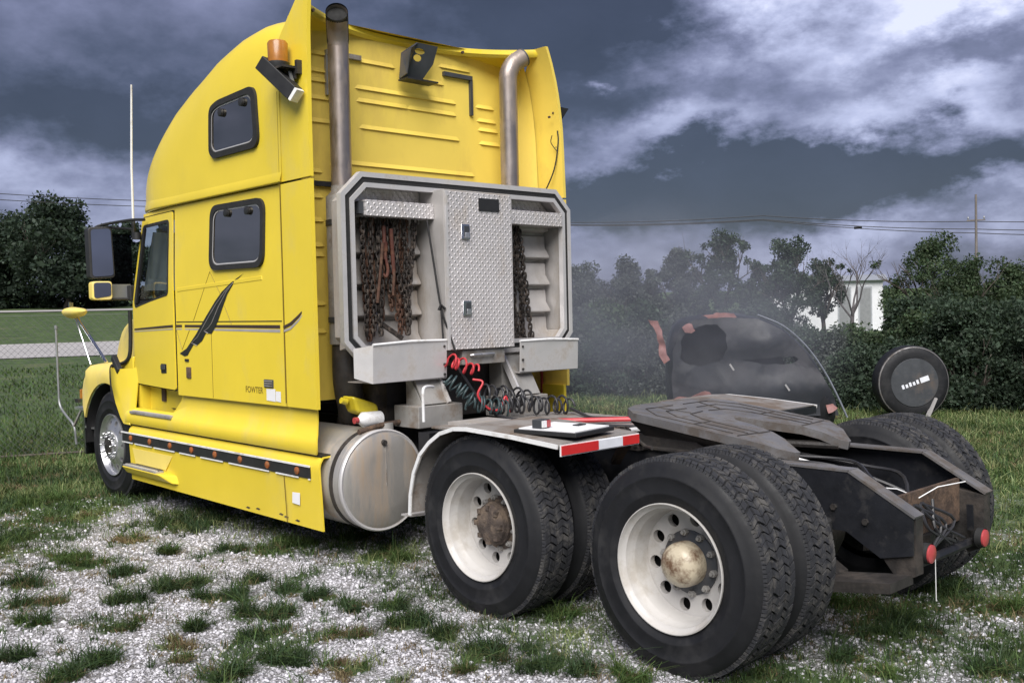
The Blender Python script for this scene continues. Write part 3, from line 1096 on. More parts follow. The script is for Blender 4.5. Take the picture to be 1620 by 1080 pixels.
# thicket of shrubs along the edge of the lot
rngS = np.random.default_rng(21)
SH = []
for k in range(26):
    a = -45.5 - k * 1.18
    SH.append((a + rngS.uniform(-0.3, 0.3), (17.2 if a < -62 else 19.5) + rngS.uniform(-0.6, 0.9), rngS.uniform(0.95, 1.3) + (0.45 if a < -64.5 else 0.0), rngS.uniform(1.2, 1.7)))
for k in range(13):
    a = -46 - k * 2.3
    SH.append((a + rngS.uniform(-0.6, 0.6), 24 + rngS.uniform(-1.5, 2), (rngS.uniform(1.0, 1.15) if -64 < a < -57.5 else rngS.uniform(1.45, 1.85)), rngS.uniform(1.7, 2.3)))
for i, (a, d, h, cw) in enumerate(SH):
    x, y = at_bearing(a, d)
    back = i >= 26
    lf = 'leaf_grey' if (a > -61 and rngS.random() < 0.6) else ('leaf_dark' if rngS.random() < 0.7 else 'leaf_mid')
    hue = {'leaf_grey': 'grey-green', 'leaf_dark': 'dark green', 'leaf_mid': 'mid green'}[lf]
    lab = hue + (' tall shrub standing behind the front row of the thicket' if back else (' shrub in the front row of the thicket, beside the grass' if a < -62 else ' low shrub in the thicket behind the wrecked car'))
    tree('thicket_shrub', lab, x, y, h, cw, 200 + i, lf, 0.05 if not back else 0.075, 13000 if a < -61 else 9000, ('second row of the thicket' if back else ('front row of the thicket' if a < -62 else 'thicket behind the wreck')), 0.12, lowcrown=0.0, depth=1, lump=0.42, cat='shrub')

# ---- white building behind the trees
bx, by = at_bearing(-61.4, 62)
wb = empty('metal_building', (bx, by, 0), 'white metal-sided building behind the trees', 'building')
ang = rad(-61.4)
bd = Vector((math.cos(ang), math.sin(ang), 0))
bs = Vector((bd.y, -bd.x, 0))          # to the right as seen


def bpt(r, f, z):
    p = Vector((bx, by, 0)) + bs * r + bd * f
    return (p.x, p.y, z)


def bbox(r0, r1, f0, f1, z0, z1):
    return G().hexa([bpt(r0, f0, z0), bpt(r1, f0, z0), bpt(r1, f1, z0), bpt(r0, f1, z0), bpt(r0, f0, z1), bpt(r1, f0, z1), bpt(r1, f1, z1), bpt(r0, f1, z1)])


bbox(-4.2, 2.2, 0, 9, -0.2, 2.95).build('wall', 'siding', wb)
G().add([bpt(-4.5, -0.3, 2.95), bpt(2.5, -0.3, 2.95), bpt(2.5, 9.3, 2.95), bpt(-4.5, 9.3, 2.95), bpt(-4.5, 4.5, 3.4), bpt(2.5, 4.5, 3.4)], [(0, 1, 5, 4), (2, 3, 4, 5), (0, 4, 3), (1, 2, 5), (0, 3, 2, 1)]).build('roof', 'roof_metal', wb)
for k, r in enumerate((-0.3, 0.85)):
    dr = bbox(r, r + 0.75, -0.06, 0.02, 0.0, 2.6).build('door', 'roof_metal', wb)
    bbox(r + 0.08, r + 0.67, -0.075, -0.055, 0.1, 2.5).build('door_panel', 'galv', dr)

# ---- utility pole and wires
px_, py_ = at_bearing(-68.0, 58)
up_ = empty('utility_pole', (px_, py_, 0), 'tall grey utility pole rising behind the trees', 'utility pole')
G().tube([(px_, py_, -0.3), (px_, py_, 7.2)], [0.09, 0.055], 10).build('shaft', 'wood_pole', up_)
cx_ = Vector((math.sin(rad(-68)), -math.cos(rad(-68)), 0))
G().bar(Vector((px_, py_, 5.85)) - cx_ * 0.45, Vector((px_, py_, 5.85)) + cx_ * 0.45, 0.05, 0.06).build('crossarm', 'wood_pole', up_)
for k in (-0.38, 0.38):
    p = Vector((px_, py_, 5.9)) + cx_ * k
    G().lathe([(0, 0.03), (0.06, 0.05), (0.12, 0.03), (0.16, 0.02)], p, 'z', 10).build('insulator', 'galv', up_)


def cable(label, pts, r, cat='cable', group='overhead wires behind the truck'):
    P_ = [Vector((*at_bearing(a, d), z)) for a, d, z in pts]
    out = []
    for i in range(len(P_) - 1):
        L = (P_[i + 1] - P_[i]).length
        for k in range(12):
            t = k / 12
            p = P_[i].lerp(P_[i + 1], t)
            p.z -= 4 * 0.012 * L * t * (1 - t)
            out.append(p)
    out.append(P_[-1])
    return tag(G().tube(out, r, 5).build('overhead_wire', 'wire', smooth=60), label, cat, group)


def zat(d, el_deg):
    return CAM.z + d * math.tan(rad(el_deg))


for k, (e0, e1, e2, e3) in enumerate([(5.0, 4.75, 4.15, 3.75), (4.9, 4.55, 3.75, 3.3), (4.85, 4.5, 3.55, 3.0)]):
    cable(('topmost', 'middle', 'lowest')[k] + ' of the three black overhead wires strung past the utility pole', [(-44, 60, zat(60, e0)), (-57.2, 58, zat(58, e1 + 0.15)), (-68.0, 58, zat(58, e2 - 0.1)), (-76, 62, zat(62, e3))], 0.022)
# dark splice case hanging on the wires
sx_, sy_ = at_bearing(-62.2, 57)
tag(G().lathe([(-0.22, 0.02), (-0.2, 0.07), (0.2, 0.07), (0.22, 0.02)], (sx_, sy_, zat(57, 4.02)), 'x', 10).build('splice_case', 'black'), 'small black splice case hanging on the overhead wires', 'cable box')
for k, (e0, e1) in enumerate([(6.85, 6.25), (6.55, 5.95)]):
    cable(('upper', 'lower')[k] + ' thin overhead wire crossing the sky beyond the road', [(-9, 85, zat(85, e0)), (-26, 88, zat(88, e1))], 0.03, group='overhead wires ahead of the cab')

# ---- chain-link fence ahead of the truck
f0, f1 = Vector((10.42, 1.65, 0)), Vector((8.35, -3.4, 0))
fd = (f1 - f0).normalized()
fl = (f1 - f0).length
fe = empty('chain_link_fence', (10.0, 0.5, 0), 'galvanized chain-link fence standing in the grass ahead of the truck', 'fence')
H_ = 1.72
f0 = f0 - fd * 1.6
fl += 1.6


def fpt(s, z):
    p = f0 + fd * s
    return Vector((p.x, p.y, z + gz(p.x, p.y)))


gm = G()
st_ = 0.075
for k in range(int((fl + H_) / st_)):
    for sg in (1, -1):
        a = k * st_ - (H_ if sg > 0 else 0)
        s0_, s1_ = a, a + sg * H_
        if sg < 0:
            s0_, s1_ = a, a - H_
        z0_, z1_ = 0.04, H_
        def clip(s, z, s2, z2):
            if s < 0:
                t = (0 - s) / (s2 - s); return 0, z + (z2 - z) * t
            if s > fl:
                t = (fl - s) / (s2 - s); return fl, z + (z2 - z) * t
            return s, z
        if (s0_ < 0 and s1_ < 0) or (s0_ > fl and s1_ > fl):
            continue
        A_, B_ = clip(s0_, z0_, s1_, z1_), clip(s1_, z1_, s0_, z0_)
        gm.tube([fpt(*A_), fpt(*B_)], 0.0017, 3, caps=False)
gm.build('wire_mesh', 'fence_wire', fe, smooth=0, fix=False)
G().tube([fpt(0, H_ + 0.02), fpt(fl, H_ + 0.02)], 0.003, 6).build('top_wire', 'fence_wire', fe)
G().tube([fpt(0, 0.05), fpt(fl / 2, 0.03), fpt(fl, 0.05)], 0.016, 6).build('bottom_rail', 'bark', fe)
for s in (0.02, fl - 0.02):
    if s > 1:
        G().tube([fpt(s, -0.2), fpt(s, H_ + 0.06)], 0.03, 10).build('post', 'galv', fe)
# ================================================================ TRUCK
TRUCK = empty('semi_truck', (3.3, 0, 0), 'yellow semi truck tractor with high-roof sleeper and headache rack, parked on the gravel', 'truck')
T = TRUCK


def plate(name, outer, holes, fmap, mat_, parent, thick=0.0, bevel=0, smooth=40, sub=0.0):
    """flat outline with holes, triangulated, then mapped to 3-D by fmap(a, b)"""
    bm = bmesh.new()
    es = []
    for loop in [outer] + holes:
        vs_ = [bm.verts.new((p[0], p[1], 0)) for p in loop]
        es += [bm.edges.new((vs_[i], vs_[(i + 1) % len(vs_)])) for i in range(len(vs_))]
    bmesh.ops.triangle_fill(bm, edges=es, use_beauty=True)
    if sub:
        for _ in range(3):
            lng = [e for e in bm.edges if e.calc_length() > sub]
            if not lng:
                break
            bmesh.ops.subdivide_edges(bm, edges=lng, cuts=1)
            bmesh.ops.triangulate(bm, faces=bm.faces)
    for v_ in bm.verts:
        v_.co = Vector(fmap(v_.co.x, v_.co.y))
    bmesh.ops.recalc_face_normals(bm, faces=bm.faces)
    me = bpy.data.meshes.new(name)
    bm.to_mesh(me)
    bm.free()
    if smooth:
        me.polygons.foreach_set('use_smooth', [True] * len(me.polygons))
        me.set_sharp_from_angle(angle=rad(smooth))
    o = obj(name, me, mat_, parent)
    if thick:
        md = o.modifiers.new('solid', 'SOLIDIFY')
        md.thickness = thick
        md.offset = 0
        es_ = o.modifiers.new('split', 'EDGE_SPLIT')
        es_.split_angle = rad(45)
    if bevel:
        md = o.modifiers.new('bevel', 'BEVEL')
        md.width = bevel
        md.segments = 2
        md.limit_method = 'ANGLE'
        md.angle_limit = rad(50)
    return o


def rounded(pts, r, k=5):
    """round the corners of a polygon"""
    out = []
    n = len(pts)
    for i in range(n):
        p, a, b = Vector(pts[i]), Vector(pts[i - 1]), Vector(pts[(i + 1) % n])
        rr = min(r, (a - p).length * 0.45, (b - p).length * 0.45)
        s, e = p + (a - p).normalized() * rr, p + (b - p).normalized() * rr
        for j in range(k + 1):
            t = j / k
            q = s * (1 - t) ** 2 + p * 2 * t * (1 - t) + e * t * t
            out.append((q.x, q.y))
    return out


def offset_poly(pts, d):
    """move a convex-ish outline inward by d"""
    c = Vector((sum(p[0] for p in pts) / len(pts), sum(p[1] for p in pts) / len(pts)))
    w = max(p[0] for p in pts) - min(p[0] for p in pts)
    h = max(p[1] for p in pts) - min(p[1] for p in pts)
    return [(c.x + (p[0] - c.x) * (1 - 2 * d / w), c.y + (p[1] - c.y) * (1 - 2 * d / h)) for p in pts]


# ---------------------------------------------------------------- cab skin
ZS = 2.595                                   # seam between body and roof cap


def side_y(x, z):
    w = 1.2 if x < 4.95 else 1.2 - 0.075 * ((x - 4.95) / 1.15) ** 1.5
    return w - 0.018 * sstep(1.9, 2.6, z)


def xfront(z):
    return 6.13 if z < 1.86 else 6.13 - 0.34 * (z - 1.86) / (ZS - 1.86)


HT = [(3.2, 3.765), (3.36, 3.785), (3.55, 3.815), (3.7, 3.825), (4.0, 3.815), (4.4, 3.765), (4.85, 3.655), (5.1, 3.545), (5.3, 3.42), (5.5, 3.29), (5.73, 3.13), (5.95, 2.95), (6.1, 2.80), (6.2, 2.69), (6.27, ZS + 0.01)]


def roof_w(x):
    if x < 4.8:
        return 1.205
    return 1.205 * max(0.0, 1 - ((x - 4.8) / 1.62) ** 3.2) ** (1 / 2.6)


def roof_h(x):
    return interp(x, HT)


def roof_n(x):
    return 8.5 - 3.3 * sstep(3.6, 5.0, x)


def roof_y(x, z):
    h, w = roof_h(x), roof_w(x)
    t = min(1, max(0, (z - ZS) / max(1e-3, h - ZS)))
    n_ = roof_n(x)
    return w * (1 - t ** n_) ** (1 / n_)


xs = list(np.linspace(3.30, 5.0, 18)) + list(np.linspace(5.06, 6.27, 26))
rows = []
for x in xs:
    h, w = roof_h(x), roof_w(x)
    r_ = []
    for k in range(65):
        t = math.pi * k / 64
        c_, s_ = math.cos(t), math.sin(t)
        n_ = roof_n(x)
        y = w * math.copysign(abs(c_) ** (2 / n_), c_)
        z = ZS + (h - ZS) * abs(s_) ** (2 / n_)
        r_.append((x, y, z))
    rows.append(r_)
roof = G().grid(rows)
roof.build('roof_cap', 'yellow', T, smooth=60)
# drip ledge where the cap overhangs the body
led = [x for x in xs if x <= 6.2]
for sgn in (1, -1):
    rows = []
    for x in led:
        w = roof_w(x)
        lift = 0.035 * sstep(5.0, 6.2, x)
        rows.append([(x, sgn * (w - 0.02), ZS + 0.004), (x, sgn * (w + 0.010), ZS + 0.006 + lift * 0.6), (x, sgn * (w + 0.013), ZS + 0.016 + lift), (x, sgn * (w - 0.003), ZS + 0.085 + lift)])
    G().grid(rows).build('roof_ledge', 'yellow', T, smooth=50)

# sleeper sides (door bay left open), cab floor and front
for sgn in (1, -1):
    x1 = 5.055 if sgn > 0 else 6.0
    rows = []
    for x in np.linspace(3.33, x1, 16):
        rows.append([(x, sgn * side_y(x, z), z) for z in np.linspace(1.045, ZS - 0.008, 14)])
    G().grid(rows).build('sleeper_side', 'yellow', T, smooth=60)
    # header over the door and A-pillar in front of it
    if sgn > 0:
        g = G()
        rows = []
        for x in np.linspace(5.055, xfront(2.565) - 0.03, 8):
            rows.append([(x, side_y(x, z), z) for z in (2.562, ZS - 0.008)])
        g.grid(rows)
        rows = []
        for z in np.linspace(1.30, ZS - 0.008, 14):
            xa = xfront(z)
            rows.append([(xa - 0.055, side_y(xa - 0.05, z), z), (xa - 0.02, side_y(xa, z) - 0.002, z), (xa + 0.03, side_y(xa, z) - 0.05, z)])
        g.grid(rows)
        g.build('door_pillar', 'yellow', T, smooth=60)
# windscreen, cowl front
rows = []
for z in np.linspace(1.86, ZS - 0.01, 8):
    xa = xfront(z) + 0.03
    rows.append([(xa + 0.16 * (1 - (y / 1.08) ** 2), y, z) for y in np.linspace(-1.075, 1.075, 17)])
G().grid(rows).build('windscreen', 'glass_clear', T, smooth=60)
rows = []
for z in (1.05, 1.86):
    rows.append([(6.12, y, z) for y in (-1.08, 1.08)])
G().grid(rows).build('firewall', 'black', T)
G().box((3.42, -1.12, 1.03), (6.1, 1.0, 1.06)).build('cab_floor', 'frame_paint', T)
# inside the cab: a pale curtain, seat back and dash
G().box((5.03, -1.1, 1.07), (5.05, 1.02, 2.56)).build('cab_partition', 'interior', T)
rows = []
for i in range(60):
    y = 0.10 + 0.94 * i / 59
    rows.append([(xfront(z) - 0.05 + 0.014 * math.sin(i * 0.9), y, z) for z in (1.93, 2.2, 2.44)])
G().grid(rows).build('curtain', 'curtain', T, smooth=60)
st = G().box((5.25, 0.35, 1.15), (5.40, 0.85, 2.02)).box((5.25, 0.35, 1.15), (5.75, 0.85, 1.45))
st.build('seat', 'interior', T, bevel=0.05)
G().box((5.78, -1.05, 1.3), (6.1, 1.02, 1.84)).build('dashboard', 'interior', T, bevel=0.04)
G().tube([(5.62 + 0.10 * math.cos(t), 0.6 + 0.2 * math.sin(t), 1.86 + 0.18 * math.cos(t)) for t in np.linspace(0, 2 * math.pi, 24, endpoint=False)], 0.014, 6, closed=True).build('steering_wheel', 'black', T)


# ---------------------------------------------------------------- doors, windows and trim
def on_side(off):
    return lambda a, b: (a, side_y(a, b) + off, b)


def on_roof(off):
    return lambda a, b: (a, roof_y(a, b) + off, b)


dout = [(5.075, 1.085), (6.045, 1.105), (6.06, 1.80), (5.765, 2.55), (5.075, 2.55)]
dwin = rounded([(5.135, 2.492), (5.742, 2.488), (6.005, 1.83), (5.985, 1.775), (5.165, 1.868)], 0.05)
door = plate('cab_door', rounded(dout, 0.025, 3), [dwin], on_side(0.008), 'yellow', T, thick=0.012, sub=0.25)
plate('window_seal', dwin, [offset_poly(dwin, 0.022)], on_side(0.011), 'black_rubber', door, thick=0.014)
plate('window_glass', offset_poly(dwin, 0.012), [], on_side(0.004), 'glass_clear', door)
do2 = rounded(dout, 0.025, 3)
plate('door_gap', [(p[0] + (0.012 if p[0] > 5.6 else -0.012), p[1] + (0.012 if p[1] > 1.8 else -0.012)) for p in do2], [do2], on_side(0.0015), 'gap', T)
h = G().box((5.255, side_y(5.3, 1.25) + 0.010, 1.215), (5.365, side_y(5.3, 1.25) + 0.018, 1.295)).build('handle_recess', 'black', door, bevel=0.006)
G().box((5.27, side_y(5.3, 1.25) + 0.020, 1.245), (5.35, side_y(5.3, 1.25) + 0.030, 1.285)).build('handle', 'steel_dark', door, bevel=0.004)
# black vent-window bar on the leading edge of the glass
G().bar((5.96, side_y(5.96, 1.85) + 0.012, 1.82), (5.712, side_y(5.7, 2.45) + 0.012, 2.46), 0.035, 0.02, (0, 1, 0)).build('vent_bar', 'black', door)

w2 = rounded([(4.385, 2.532), (3.565, 2.522), (3.575, 2.025), (4.405, 2.035)], 0.11, 7)
w1 = rounded([(4.315, 3.265), (4.19, 3.30), (3.61, 3.318), (3.575, 2.875), (4.27, 2.875), (4.33, 2.93)], 0.10, 6)
for nm, w_, fm, wd_, surf in (('sleeper_window', w2, on_side, 0.04, side_y), ('upper_sleeper_window', w1, on_roof, 0.045, roof_y)):
    fr = plate(nm, w_, [offset_poly(w_, wd_)], fm(0.012), 'black_rubber', T, thick=0.022, sub=0.2)
    gl = plate('window_glass', offset_poly(w_, wd_ * 0.8), [], fm(0.009), 'glass_dark', fr, sub=0.2)
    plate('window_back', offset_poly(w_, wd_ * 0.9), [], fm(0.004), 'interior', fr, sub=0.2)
    plate('window_bead', offset_poly(w_, wd_), [offset_poly(w_, wd_ + 0.012)], fm(0.013), 'alu_bright', fr, sub=0.2)
    zt = max(p[1] for p in w_) - wd_ - 0.035
    for cx in (3.80, 4.12):
        zt2 = zt - (0.01 if cx < 4 else 0.035 if nm != 'sleeper_window' else 0)
        G().lathe([(0, 0.03), (0.02, 0.03), (0.024, 0.02)], (cx, surf(cx, zt2) + 0.011, zt2), 'y', 14).build('window_latch', 'black', fr)

# small fittings on the sleeper side
sy = 1.2
G().box((4.80, sy - 0.004, 1.19), (4.875, sy + 0.012, 1.28)).build('side_marker', 'rust', T, bevel=0.006)
vt = G().box((3.50, sy - 0.004, 1.165), (3.63, sy + 0.006, 1.225)).build('side_vent', 'steel_dark', T, bevel=0.004)
for k in range(3):
    G().box((3.51, sy + 0.006, 1.175 + 0.017 * k), (3.62, sy + 0.012, 1.184 + 0.017 * k)).build('vent_slat', 'grey_steel', vt)
plate('paper_notice', [(3.475, 1.160), (3.60, 1.158), (3.60, 1.075), (3.475, 1.07)], [], on_side(0.003), 'paper', T)
plate('paper_notice', [(3.40, 1.145), (3.47, 1.145), (3.47, 1.075), (3.40, 1.07)], [], on_side(0.003), 'paper', T)
G().box((4.835, sy - 0.003, 1.325), (4.90, sy + 0.008, 1.345)).build('lock', 'black', T)

# stripes and feather emblem
decal_black = mat('decal_black', (0.020, 0.021, 0.020), 0.4, var=0.2)
mat('decal_brown', (0.055, 0.035, 0.03), 0.4, var=0.15, vscale=3)
mat('decal_silver', (0.52, 0.48, 0.47), 0.35, metal=0.3, var=0.1)
mat('decal_line', (0.20, 0.14, 0.02), 0.5)
plate('stripe', [(3.385, 1.588), (5.06, 1.600), (5.06, 1.622), (3.385, 1.612)], [], on_side(0.002), 'decal_brown', T)
plate('stripe_silver', [(3.385, 1.560), (5.06, 1.582), (5.06, 1.592), (3.385, 1.582)], [], on_side(0.002), 'decal_silver', T)
plate('stripe', [(5.09, 1.600), (6.03, 1.575), (6.03, 1.590), (5.09, 1.622)], [], on_side(0.016), 'decal_brown', door, sub=0.3)
plate('stripe_silver', [(5.09, 1.582), (6.03, 1.560), (6.03, 1.568), (5.09, 1.592)], [], on_side(0.016), 'decal_silver', door, sub=0.3)
plate('stripe_curl', [(3.343, 1.605), (3.251, 1.628), (3.145, 1.677), (3.017, 1.745), (3.121, 1.664), (3.226, 1.611), (3.338, 1.585)], [], lambda a, b: (a, 1.2035, b), 'decal_brown', T)
plate('stripe_curl', [(3.338, 1.578), (3.252, 1.595), (3.147, 1.644), (3.056, 1.703), (3.129, 1.637), (3.24, 1.581), (3.339, 1.561)], [], lambda a, b: (a, 1.2035, b), 'decal_silver', T)
F1 = [(3.877, 1.997), (3.999, 1.959), (4.092, 1.929), (4.236, 1.868), (4.353, 1.796), (4.508, 1.685), (4.687, 1.548), (4.87, 1.429), (4.999, 1.387), (4.911, 1.365), (4.856, 1.374), (4.763, 1.446), (4.672, 1.517), (4.494, 1.655), (4.338, 1.773), (4.189, 1.866), (4.062, 1.925)]
F2 = [(4.062, 1.925), (4.189, 1.866), (4.338, 1.773), (4.494, 1.655), (4.663, 1.521), (4.77, 1.473), (4.676, 1.458), (4.589, 1.494), (4.526, 1.548), (4.43, 1.624), (4.291, 1.757), (4.158, 1.866)]
F3 = [(4.03, 1.938), (4.158, 1.866), (4.291, 1.757), (4.413, 1.631), (4.473, 1.594), (4.541, 1.571), (4.484, 1.554), (4.427, 1.548), (4.367, 1.593), (4.306, 1.653), (4.229, 1.749), (4.144, 1.85)]
for k, F_ in enumerate((F1, F2, F3)):
    plate('feather_emblem', F_, [], on_side(0.0032 + 0.0004 * k), 'decal_black', T)
for L_ in ([(4.05, 1.93), (4.189, 1.868), (4.338, 1.775), (4.494, 1.657), (4.663, 1.524), (4.775, 1.476), (4.68, 1.456)], [(4.05, 1.93), (4.158, 1.868), (4.291, 1.76), (4.413, 1.634), (4.473, 1.596), (4.545, 1.571), (4.48, 1.552)]):
    G().tube([(a, side_y(a, b) + 0.0045, b) for a, b in L_], 0.0032, 4).build('feather_outline', 'decal_silver', T)
for L_ in ([(4.731, 1.653), (4.426, 2.03), (4.25, 1.84)], [(4.20, 1.76), (4.097, 1.622)], [(5.05, 1.579), (4.951, 1.42), (4.806, 1.579)]):
    G().tube([(a, side_y(a, b) + 0.0012, b) for a, b in L_], 0.0025, 4).build('pinstripe', 'decal_line', T)
# body joints: belt crease, panel joints
G().bar((5.04, 1.2005, 1.645), (3.36, 1.2005, 1.640), 0.004, 0.007, (0, 0, 1)).build('panel_joint', 'gap', T)
G().bar((4.43, 1.2005, 1.055), (4.43, 1.2005, 1.55), 0.004, 0.004, (0, 1, 0)).build('panel_joint', 'decal_line', T)
G().bar((5.01, 1.2, 1.906), (3.62, 1.2, 1.951), 0.006, 0.03, (0, 0, 1)).build('belt_crease', 'yellow', T, bevel=0.003)
# faded lettering, no longer legible, ahead of the notices
tx = bpy.data.curves.new('faded_lettering', 'FONT')
tx.body = 'FOWTER'
tx.size = 0.064
tx.extrude = 0.0008
to = bpy.data.objects.new('lettering_curve', tx)
COL.objects.link(to)
dg = bpy.context.evaluated_depsgraph_get()
me = bpy.data.meshes.new_from_object(to.evaluated_get(dg))
bpy.data.objects.remove(to, do_unlink=True)
me.transform(Matrix.Translation((3.91, 1.2015, 1.122)) @ Matrix.Rotation(math.pi, 4, 'Z') @ Matrix.Rotation(math.pi / 2, 4, 'X'))
o = obj('lettering', me, 'decal_line', T)

# ---------------------------------------------------------------- side fairings behind the sleeper
def fair_y(z, sgn):
    if sgn > 0:
        return interp(z, [(1.0, 1.2), (3.0, 1.203), (3.6, 1.195), (3.95, 1.17)])
    return interp(z, [(1.0, 1.225), (2.6, 1.228), (3.0, 1.215), (3.19, 1.205), (3.4, 1.175), (3.54, 1.145), (3.7, 1.095), (3.81, 1.05), (3.9, 1.0)])


for sgn in (1, -1):
    for (z0, z1, nm) in ((1.045, 2.583, 'lower_side_fairing'), (2.598, 3.9 if sgn > 0 else 3.81, 'upper_side_fairing')):
        rows = []
        for z in np.linspace(z0, z1, 20):
            y = fair_y(z, sgn) * sgn
            xb = 2.93
            # leading edge leans back above the roof line
            xa = 3.325 if z < 3.56 else 3.325 - (z - 3.56) * 0.95
            rows.append([(xa, y - sgn * 0.002, z), (xa - 0.08, y, z), (xb + 0.06, y + sgn * 0.004, z), (xb, y + sgn * 0.006, z), (xb, y - sgn * 0.022, z), (xa, y - sgn * 0.024, z)])
        G().grid(rows).build(nm, 'yellow' if sgn > 0 else 'yellow_inner', T, smooth=50)
G().bar((3.332, 1.2005, 1.07), (3.332, 1.2005, 3.22), 0.004, 0.010, (0, 1, 0)).build('fairing_joint', 'decal_line', T)

# ---------------------------------------------------------------- sleeper rear wall with pressed ribs
XW = 3.38
_zz = [1.06, 2.6] + list(np.linspace(2.7, 3.74, 12))
_half = [(min(1.17, roof_y(3.42, z) - 0.02) if z > ZS else 1.17, z) for z in _zz]
wall = G().prism(_half + [(-y, z) for y, z in reversed(_half)], 'x', XW, XW + 0.04).build('rear_wall', 'yellow_inner', T)
RIBS = [(0.50, -0.42, 3.345), (0.49, 0.06, 3.25), (0.02, -0.42, 3.25), (0.47, -0.45, 3.055), (0.51, 0.18, 3.543), (-0.05, -0.30, 3.48), (0.92, 0.76, 3.543), (0.92, 0.77, 3.42), (0.92, 0.78, 3.35), (0.92, 0.76, 3.225), (0.92, 0.75, 3.06), (-0.68, -0.83, 3.345), (-0.69, -0.85, 3.235), (-0.70, -0.87, 3.16), (-0.71, -0.89, 3.05), (-0.30, -0.58, 3.62)]
RIBS += [(1.1, 0.85, z) for z in (2.70, 2.52, 2.35, 2.17, 2.10, 1.75, 1.55)] + [(0.62, -0.6, 2.78)]
for (a, b, z) in RIBS:
    e = 0.035
    G().add([(XW + 0.002, a + e, z), (XW - 0.013, a, z - 0.003), (XW - 0.013, b, z - 0.003), (XW + 0.002, b - e, z), (XW + 0.002, a, z + 0.034), (XW + 0.002, b, z + 0.034), (XW + 0.006, a, z + 0.004), (XW + 0.006, b, z + 0.004)],
            [(0, 1, 4), (1, 2, 5, 4), (2, 3, 5), (0, 6, 1), (1, 6, 7, 2), (2, 7, 3)]).build('rib', 'yellow_inner', wall, smooth=25)
G().box((XW - 0.03, 0.74, 2.60), (XW + 0.01, 1.17, 2.635)).build('wall_ledge', 'black', wall)
# inner cheeks joining wall to fairings
for sgn in (1, -1):
    rows = []
    for z in np.linspace(1.05, 3.74, 14):
        y = min(fair_y(z, sgn), (roof_y(3.36, z) if z > ZS and sgn > 0 else 9) + 0.005)
        rows.append([(XW + 0.005, sgn * min(1.0, y - 0.07), z), (XW - 0.02, sgn * min(1.09, y - 0.05), z), (XW - 0.16, sgn * (y - 0.03), z)])
    G().grid(rows).build('wall_cheek', 'yellow_inner', T, smooth=60)
# roof trailing edge, scooped forward in the middle
def lip_x(y):
    return 3.355 - 0.36 * (abs(y) / 1.1) ** 2.4 + (0.07 if y > 0 else 0) * (abs(y) / 1.1)


def lip_z(y):
    return 3.775 + 0.03 * (abs(y) / 1.1) ** 2 - 0.02 * (1 if y > 0 else 0) * (abs(y) / 1.1) ** 2
rows = []
for y in np.linspace(-1.07, 1.10, 41):
    x, z = lip_x(y), lip_z(y)
    d = 0.055
    rows.append([(3.60 - 0.26 * sstep(0.85, 1.1, abs(y)), y, z + 0.02 - 0.06 * sstep(0.9, 1.15, abs(y))), (x + 0.03, y, z + 0.012), (x, y, z), (x - 0.004, y, z - d * 0.6), (x + 0.02, y, z - d), (x + 0.09, y, z - d * 0.7), (XW + 0.03, y, z - d * 0.9 - 0.06 * sstep(0.5, 1.1, abs(y)))])
G().grid(rows).build('roof_lip', 'yellow', T, smooth=50)
for y in (1.05, -0.46, -0.86):
    G().cyl((lip_x(y) - 0.004, y, lip_z(y) - 0.035), (lip_x(y) - 0.02, y, lip_z(y) - 0.035), 0.012, 8).build('screw', 'rust', T)

# L-shaped trim brackets and the lamp bracket on the wall
G().box((3.35, -0.31, 3.552), (XW, -0.605, 3.585)).box((3.355, -0.585, 3.27), (XW, -0.61, 3.555)).build('mount_bracket', 'steel_dark', T)
G().box((3.35, 0.78, 3.548), (XW, 0.48, 3.582)).box((3.355, 0.785, 3.26), (XW, 0.752, 3.55)).build('mount_bracket', 'grey_steel', T)
lb = plate('lamp_bracket', [(0.165, 3.64), (0.03, 3.735), (-0.17, 3.735), (-0.145, 3.60), (-0.06, 3.475), (0.02, 3.44), (0.155, 3.455)], [[(-0.005 + 0.05 * math.cos(t), 3.675 + 0.022 * math.sin(t)) for t in np.linspace(0, 6.283, 12, endpoint=False)], [(0.01 + 0.04 * math.cos(t), 3.625 + 0.026 * math.sin(t)) for t in np.linspace(0, 6.283, 12, endpoint=False)]], lambda a, b: (3.33 - (b - 3.44) * 0.25, a, b), 'steel_dark', T, thick=0.008)
G().add([(3.325, 0.155, 3.455), (3.28, 0.165, 3.64), (3.255, 0.03, 3.735), (3.17, 0.16, 3.66), (3.20, 0.18, 3.47)], [(0, 1, 2, 3, 4)]).build('bracket_cheek', 'steel_dark', lb, solid=0.008)
G().box((3.22, -0.14, 3.44), (3.34, 0.155, 3.452)).build('bracket_foot', 'black', lb)

